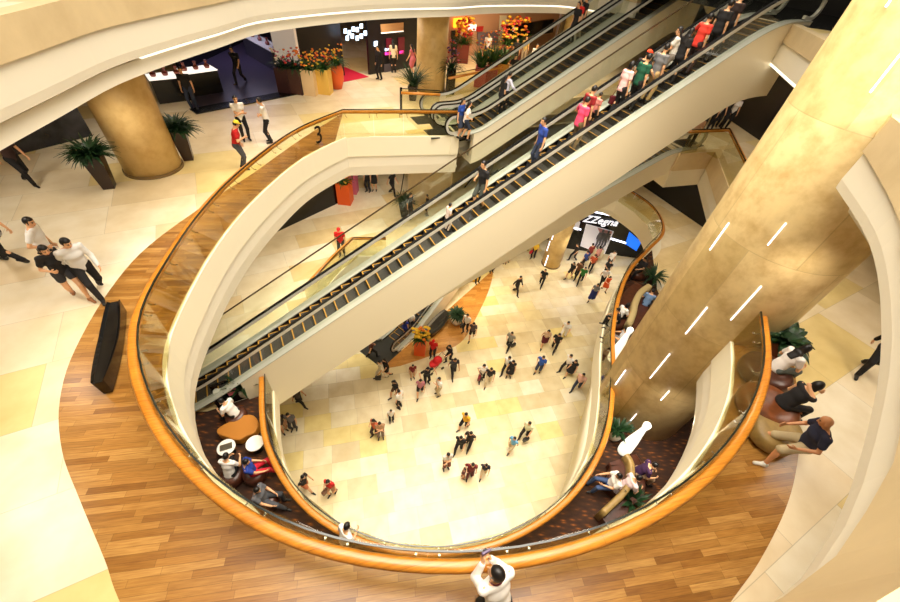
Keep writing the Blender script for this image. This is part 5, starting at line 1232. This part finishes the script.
# dark shop on the left of level three
pts = [P_(x, y, Z3) for x, y in [(193, 112), (303, 91), (292, 62), (268, 30), (205, 40), (186, 70)]]
o = slab('floor', [p[:2] for p in pts], None, Z3 + .01, .02, M_DARKFLOOR); struct(o, 'dark purple grey floor of the shop on level three', 'floor')
a, b = P_(193, 112, Z3), P_(303, 91, Z3); mb = MB(); d = Vector(b) - Vector(a); mb.box((0, 0, .02), (d.length, .7, .04), 0); o = mb.build('trim_30', M_BLACK); o.location = tuple((Vector(a) + Vector(b)) / 2); o.rotation_euler = (0, 0, math.atan2(d.y, d.x)); struct(o, 'black threshold strip of the dark shop', 'threshold')
wallseg('wall_left', P_(10, 156, Z3), P_(92, 135, Z3), Z3, C3, mat('slate_glass_wall', (52, 54, 62), .15, noise=.5, nscale=1.5), 'dark slate glass wall at the far left of level three')
def counter(label, px, py, L, W, H, rz, top=M_SHOPW, body=M_BLACK, items=3, cat='display counter', zz=Z3):
    t = thing('display_counter', label, cat, P_(px, py, zz), rz); mb = MB(); mb.box((0, 0, H / 2), (L, W, H)); mb.build('body', body, t); mb = MB(); mb.box((0, 0, H + .02), (L + .04, W + .04, .04)); mb.build('lit_top', top, t)
    for i in range(items): mb = MB(); x = (i + .5) / items * L - L / 2; mb.lathe([(.10, 0), (.13, .1), (.05, .2), (.07, .34)], (x, 0, H + .04), 12); mb.build('displayed_item', mat('display_item_brown', (130, 60, 44), .4), t)
    return t
counter('low black counter with a bright white top left in the dark shop', 175, 99, 1.4, .9, .95, .75)
counter('second black counter with a bright white top, right of the shop assistant', 204, 92, 1.5, .9, .95, .9)
counter('long counter with glass display at the right inside the dark shop', 268, 62, 4.0, .9, .95, 2.4, mat('glass_top', (200, 200, 190), .15), mat('grey_counter', (70, 66, 74), .3), 4)
a, b = P_(283, 93, Z3), P_(308, 92, Z3)
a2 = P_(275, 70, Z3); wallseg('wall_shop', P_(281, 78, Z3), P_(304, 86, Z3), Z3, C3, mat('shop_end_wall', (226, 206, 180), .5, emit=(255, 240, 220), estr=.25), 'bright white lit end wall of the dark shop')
wallseg('wall_shop', P_(180, 72, Z3), P_(275, 26, Z3), Z3, C3, M_DARK, 'black back wall of the dark shop')
A, B = P_(304, 84, Z3), P_(344, 75, Z3); wallseg('wall_shop', A, B, Z3, C3, M_DARK, 'black wall behind the row of flower stands')
Cc, Dd = P_(344, 82, Z3), P_(369, 77, Z3); dn = (Vector(Dd) - Vector(Cc)).normalized(); back = Vector((-dn.y, dn.x, 0)); back = back if back.y > 0 else -back
o = slab('floor', [Cc[:2], Dd[:2], tuple((Vector(Dd) + back * 5)[:2]), tuple((Vector(Cc) + back * 5)[:2])], None, Z3 + .012, .02, M_REDF); struct(o, 'red carpet in the entrance of the shop with screens', 'floor')
wallseg('wall_shop', tuple(Vector(Cc) + back * 5), tuple(Vector(Dd) + back * 5), Z3, C3, M_DARK, 'black back wall with small screens in the shop entrance')
rp = wallseg('trim_31', tuple(Vector(Cc) + back * 1.6), tuple(Vector(Dd) + back * 3.4), Z3, Z3 + 1.3, mat('red_glass_ramp', (226, 24, 70), .2, emit=(230, 20, 60), estr=.35), 'glowing red ramp side in the shop entrance', .06)
scr = thing('screen_wall', 'cluster of small bluish white screens above the red shop entrance', 'screens', tuple(Vector(Cc) + back * .4))
for x, y in [(345, 31), (349, 32.5), (353, 29), (357, 29.5), (361, 26), (352, 36), (357, 38), (361, 36), (347, 38), (365, 33)]:
    q = panel('screen', [(x - 1.3, y - 2.2), (x + 1.3, y - 2.4), (x + 1.3, y + 2.2), (x - 1.3, y + 2.4)], tuple(Vector(Cc) + back * .4), tuple(Vector(Dd) + back * .4), M_SCREEN, scr, .05, .05); q.matrix_parent_inverse = Matrix.Translation(-scr.location)
E2, F2 = P_(369, 74.5, Z3), P_(416, 66, Z3); wallseg('wall_shop', E2, F2, Z3, C3, M_DARK, 'black shop front with pink lights right of the red entrance')
sh = thing('shop_display', 'black display front with pink and white lights behind the two people in black and cream', 'shop display', tuple((Vector(E2) + Vector(F2)) / 2))
for nm, qd, m in [('wood_panel', [(379, 24), (402, 22), (402, 30), (380, 32)], mat('wood_slats', (196, 150, 100), .5)), ('light_strip', [(380, 32), (402, 30), (402, 31.2), (380, 33.2)], M_SHOPW), ('red_panel', [(385, 38), (390, 37.5), (390, 54), (385, 54)], mat('wine_panel', (110, 20, 44), .4)), ('red_panel', [(397, 37), (403, 36.5), (403, 54), (397, 54)], mat('wine_panel', (110, 20, 44), .4)), ('pink_light', [(384, 52), (390, 51.5), (390, 54), (384, 54.5)], M_PINKL), ('pink_light', [(398, 50.5), (402, 50), (402, 52.5), (398, 53)], M_PINKL), ('screen', [(373, 41), (376, 40.6), (376, 45.5), (373, 46)], M_SCREEN), ('screen', [(384, 48), (387.5, 47.6), (387.5, 50), (384, 50.5)], M_SCREEN), ('grey_panel', [(383, 64), (390, 63), (390, 73), (383, 74)], mat('grey_panel', (90, 84, 92), .4))]:
    q = panel(nm, qd, E2, F2, m, sh, .05, .14); q.matrix_parent_inverse = Matrix.Translation(-sh.location)
# far warm shop and black sign
A, B = P_(440, 58, Z3), P_(600, 44, Z3); wallseg('wall_shop', A, B, Z3, C3, mat('warm_shop_wall', (206, 160, 128), .6), 'warm pinkish back wall of the far shop on level three')
sh = thing('shop_display', 'warm orange lit shelves and lamps of the far shop behind the pink planters', 'shop display', A)
for nm, qd, m in [('amber_lamp', [(452, 18), (466, 17), (466, 26), (452, 27)], M_ORL), ('white_light', [(467, 24), (475, 24), (474, 30), (467, 30)], M_SHOPW), ('red_panel', [(475, 26), (482, 25.5), (481, 31), (475, 31)], f_rd), ('amber_shelf', [(458, 47), (467, 46.5), (467, 58), (457, 58)], mat('amber_shelf', (232, 130, 26), .5, emit=(240, 130, 20), estr=.6)), ('wood_cabinet', [(464, 30), (471, 29.5), (470, 45), (464, 45.5)], mat('cabinet_wood', (150, 90, 50), .5)), ('glass_cabinet', [(476, 32), (497, 31), (496, 44), (476, 45)], mat('cabinet_blue', (120, 110, 120), .3)), ('white_pillar', [(498, 15), (505, 15), (504, 40), (497, 40)], M_WHITE), ('dark_rack', [(450, 30), (458, 29.5), (457, 56), (450, 57)], M_DARK)]:
    q = panel(nm, qd, A, B, m, sh, .06, .2); q.matrix_parent_inverse = Matrix.Translation(-sh.location)
sg = thing('sign_board', 'long black hanging sign board with a white mark at its left end', 'sign', tuple(wpt(530, 30, P_(500, 62, Z3), P_(560, 55, Z3))[0]))
q = panel('board', [(506, 25.5), (552, 18.5), (551, 32), (507, 38.5)], P_(500, 62, Z3), P_(560, 55, Z3), M_BLACK, sg, .2, .2); q.matrix_parent_inverse = Matrix.Translation(-sg.location)
q = panel('sign_mark', [(510.5, 26.5), (513, 26), (513, 30.5), (510.5, 31)], P_(500, 62, Z3), P_(560, 55, Z3), M_WHITE, sg, .03, .22); q.matrix_parent_inverse = Matrix.Translation(-sg.location)
wallseg('wall_shop', P_(548, 70, Z3), P_(556, 62, Z3), Z3, C3, mat('dark_pillar', (60, 46, 46), .4), 'dark narrow pillar right of the black sign')
# behind the big column, level three
wallseg('wall_right', P_(728, 118, Z3), P_(775, 150, Z3), Z3, C3, M_DARK, 'dark shop front behind the big column on level three', .2)
wallseg('wall_shop', P_(690, 106, Z3), P_(730, 104, Z3), Z3, C3, mat('maroon_wall', (70, 40, 40), .5), 'dark red brown wall behind the group at the big column')
# middle level back
wallseg('wall_shop', P_(262, 238, Z2), P_(340, 201.5, Z2), Z2, Z3 - 1.5, M_BLACK, 'black glossy shop front on the middle level')
wallseg('wall_shop', P_(408, 205, Z2), P_(450, 197, Z2), Z2, Z3 - 1.5, M_BAND, 'beige stone wall behind the long escalator on the middle level')
wallseg('wall_shop', P_(352, 178, Z2), P_(372, 172, Z2), Z2, Z3 - 1.5, M_DARK, 'dark wall deep on the middle level')
wallseg('wall_shop', P_(632, 178, Z2), P_(705, 228, Z2), Z2, Z3 - 1.5, M_DARK, 'dark wall of the middle level right of the round glass corner')
t = thing('sign_post', 'thin black sign stand on the middle level behind the guard glass', 'sign stand', P_(400, 197, Z2)); mb = MB(); mb.tube([(0, 0, 0), (.25, .1, 1.6)], .03, 8); mb.build('pole', M_BLACK, t); mb = MB(); mb.lathe([(.2, 0), (.2, .02)], n=16); mb.build('foot', M_BLACK, t)
# lowest level shop with its sign
WA, WB = (8.0, 25.4), (19.0, 25.0)
wallseg('wall_shop', WA, WB, Z1, Z2 - 1.1, M_BLACK, 'black shop front on the lowest floor under the lit sign')
wallseg('wall_shop', (-4, 30), (7.8, 30), Z1, Z2 - 1.1, M_WHITE, 'pale wall of the lowest floor behind the lit column')
sf = thing('shop_window', 'white lit shop window with poster panel in the black shop front', 'shop window', tuple(wpt(596, 240, WA, WB)[0]))
def pn(nm, qd, m, off=.12, th=.04): 
    q = panel(nm, qd, WA, WB, m, sf, th, off); q.matrix_parent_inverse = Matrix.Translation(-sf.location); return q
pn('window_panel', [(586, 223), (613.5, 230.5), (604, 254), (580, 245)], mat('window_white', (240, 236, 240), .4, emit=(250, 244, 250), estr=.25), .14)
pn('light_strip', [(580, 207.5), (612, 214), (611.5, 215.3), (579.5, 208.8)], M_GLOW, .14); pn('light_strip', [(611, 237), (626, 241.5), (625.5, 243), (610.5, 238.5)], M_GLOW, .14); pn('light_strip', [(573, 226), (581, 228), (580.6, 229.4), (572.6, 227.4)], M_GLOW, .14)
pn('blue_screen', [(629, 231), (641, 241), (636, 250), (625, 243)], M_BLUEL, .14); pn('white_panel', [(574, 219), (580, 221), (578, 230), (573, 228)], mat('window_white', (240, 236, 240), .4), .13); pn('pink_panel', [(597, 226.5), (612, 230.5), (609, 238), (601, 235)], mat('poster_pink', (214, 160, 160), .6), .15)
sp, sdv, sn = wpt(601, 219.5, WA, WB); sn = -sn if sn.y > 0 else sn
o = link('shop_sign', text_mesh('shop_sign', 'ZZegna', .82, .03), mat('sign_white', (255, 255, 255), .4, emit=(246, 246, 255), estr=1.0)); tag(o, 'white lit slanted letters of the shop sign on the black shop front', 'shop sign')
for v in o.data.vertices: v.co.x = v.co.x * 1.0 + v.co.y * .25
X = Vector((sdv.x, sdv.y, 0)); o.matrix_world = Matrix.Translation(sp + sn * .22) @ Matrix((X, Vector((0, 0, 1)), sn)).transposed().to_4x4() @ Matrix.Rotation(-.0, 4, 'Z')
mg = mat('mannequin_grey', (96, 96, 104), .6)
for i, (x, y) in enumerate([(594, 245), (599, 246)]):
    p, d, n = wpt(x, y, WA, WB); n = -n if n.y > 0 else n
    parts, J = template('stand', upp='long', head=(0, 0)); r = thing('mannequin', ('left' if i == 0 else 'right') + ' of two grey suited mannequins in the white shop window', 'mannequin', (p.x + n.x * .55, p.y + n.y * .55 - .0, Z1 + .75), math.pi, 'mannequins in the shop window'); r.scale = (1.0,) * 3
    mb = MB(); mb.box((0, 0, -.375), (.5, .5, .75)); mb.build('plinth', M_WHITE, r)
    for nm, me in parts.items():
        q = bpy.data.objects.new('shoe' if nm.startswith('shoe') else nm, me); COL.objects.link(q); q.parent = r
        while len(me.materials) < (3 if nm == 'body' else 1): me.materials.append(mg)
        for sl_ in q.material_slots: sl_.link = 'OBJECT'; sl_.material = mg
A, B = P_(520, 236, Z1), P_(556, 240, Z1)
po = thing('poster_stand', 'black poster panel with pink and white parts left of the lit column', 'poster', A)
for nm, qd, m in [('black_panel', [(541, 222), (553, 224), (549, 240), (538, 236)], M_BLACK), ('pink_panel', [(532, 226), (538, 227), (535, 236), (530, 234)], mat('poster_pink', (214, 160, 160), .6)), ('white_panel', [(538, 223), (541, 223.5), (538, 236), (535, 235.5)], M_WHITE)]:
    q = panel(nm, qd, A, B, m, po, .08, .1); q.matrix_parent_inverse = Matrix.Translation(-po.location)
# dark landing zone of the top level behind the long escalator
o = slab('floor', [HS(17.7, -8.9), HS(17.7, -20), HS(40, -20), HS(40, -2), HS(20.6, -6.0)], None, Z4 + .012, .02, mat('dark_granite', (26, 28, 28), .25)); struct(o, 'dark polished floor at the top escalator landing', 'floor')
wallseg('wall_shop', HS(24, -24), HS(24, -2), Z4, Z4 + 4.2, M_DARK, 'dark shop front behind the top escalator landing')
wallseg('wall_shop', HS(13.0, 1.5), HS(24, -2), Z4, Z4 + 4.2, M_DARK, 'dark shop front right of the big column on the top level')
# outer walls
for nm, a, b in (('wall_left', (-26, -3.5), (-26, 50)), ('wall_right', (30, -3.5), (30, 50)), ('wall_back', (-26, 50), (30, 50))): wallseg(nm, a, b, Z1, Z4 + .1, M_WHITE, 'plain outer wall', .2)
# ------------------------------------------------------------------ light: the ceilings' lamps of each level, with added fill lights
def area(name, loc, sx, sy, power, col=(255, 226, 178), rot=(0, 0, 0), spread=180):
    l = bpy.data.lights.new(name, 'AREA'); l.shape = 'RECTANGLE'; l.size = sx; l.size_y = sy; l.energy = power; l.color = rgb(col)[:3]; l.spread = math.radians(spread)
    o = bpy.data.objects.new(name, l); COL.objects.link(o); o.location = loc; o.rotation_euler = rot; return o
def spot(name, loc, power, ang=70, col=(255, 243, 226), tgt=None, r=.08, blend=.6):
    l = bpy.data.lights.new(name, 'SPOT'); l.energy = power; l.spot_size = math.radians(ang); l.spot_blend = blend; l.color = rgb(col)[:3]; l.shadow_soft_size = r
    o = bpy.data.objects.new(name, l); COL.objects.link(o); o.location = loc
    if tgt: o.rotation_euler = (Vector(tgt) - Vector(loc)).to_track_quat('-Z', 'Y').to_euler()
    return o
spot('column_fill', (6.7, 4.4, Z3 - 1.8), 260, 75, tgt=(7.1, 7.0, Z2 + 1.0), r=.25)  # added fill, no real fitting: brightens the foot of the big column
area('upper_front_fill', (5, -5, Z4 + 6), 6, 3, 620, (255, 240, 216), (Vector((3, 11, 10)) - Vector((5, -5, Z4 + 6))).to_track_quat('-Z', 'Y').to_euler(), 110)  # unseen fill added behind the camera to lighten the truss and slab edges
area('void_lamp', (1, 9, Z4 + 9), 13, 16, 3700, (255, 244, 226), spread=100)
area('ceiling_lamp', (2, 18, Z2 - 1.3), 4, 3, 200)
# level three downlights
cl = Z4 - 2.0
for x, y, p in [(-10, 5, 260), (-9, 2, 260), (-13, 8, 260), (-9.6, 10, 260), (-12, 14, 260), (-8.5, 15, 280), (-7, 19, 280), (-4, 21, 280), (-5, 25, 250), (-1, 27, 250), (4, 29, 250), (8, 31, 250), (10, 5, 240), (10.5, 9.5, 240), (13, 16, 200), (14.5, 21, 220), (8, 1, 150), (12.5, 3, 200), (6.9, 6.0, 150), (9.6, 6.6, 150)]:  # those close to the big column are added to brighten it
    spot('downlight', (x, y, cl), p * .8, 120, tgt=(x, y, 0), r=.3)
# middle level downlights
cl = Z3 - 1.7
for x, y, p in [(-8.5, 10, 260), (-7, 14, 300), (-8, 18, 260), (-5, 19, 260), (-3, 21, 240), (-11, 12, 240), (13.5, 18, 300), (13.5, 22, 260), (12.5, 13, 200), (8.0, 4.5, 110), (-7.5, 4, 90), (3, 0, 60), (6.6, 5.4, 130)]:  # the last one is added to brighten the lower column
    spot('downlight', (x, y, cl), p * 1.3, 120, tgt=(x, y, 0), r=.3)
cl = Z2 - 1.4
for x, y, p in [(9, 22, 320), (13, 21, 300), (2, 22, 260), (-2, 19, 200), (-7, 14, 200)]:
    spot('downlight', (x, y, cl), p * 1.3, 120, tgt=(x, y, 0), r=.3)
area('far_shop_lamp', (3, 29, Z4 - 1.6), 6, 4, 420, (255, 224, 180)); area('entrance_lamp', (-6, 24, Z4 - 1.6), 4, 3, 140, (255, 236, 214))
area('shop_lamp', tuple(at(240, 60, Z3 + .1))[:2] + (Z4 - 1.6,), 3, 3, 160, (220, 215, 255))
for x, y in ((-9.5, 9), (-9, 14), (9, -1), (-8, 3)): area('upper_fill', (x, y, Z4 + 4.5), 3, 5, 70, (255, 236, 206))  # unseen fills added to lift the tone of the top floor
w = bpy.data.worlds.new('world'); SC.world = w; w.use_nodes = True
w.node_tree.nodes['Background'].inputs[0].default_value = (1.0, .86, .66, 1); w.node_tree.nodes['Background'].inputs[1].default_value = .2
SC.view_settings.exposure = 0.0
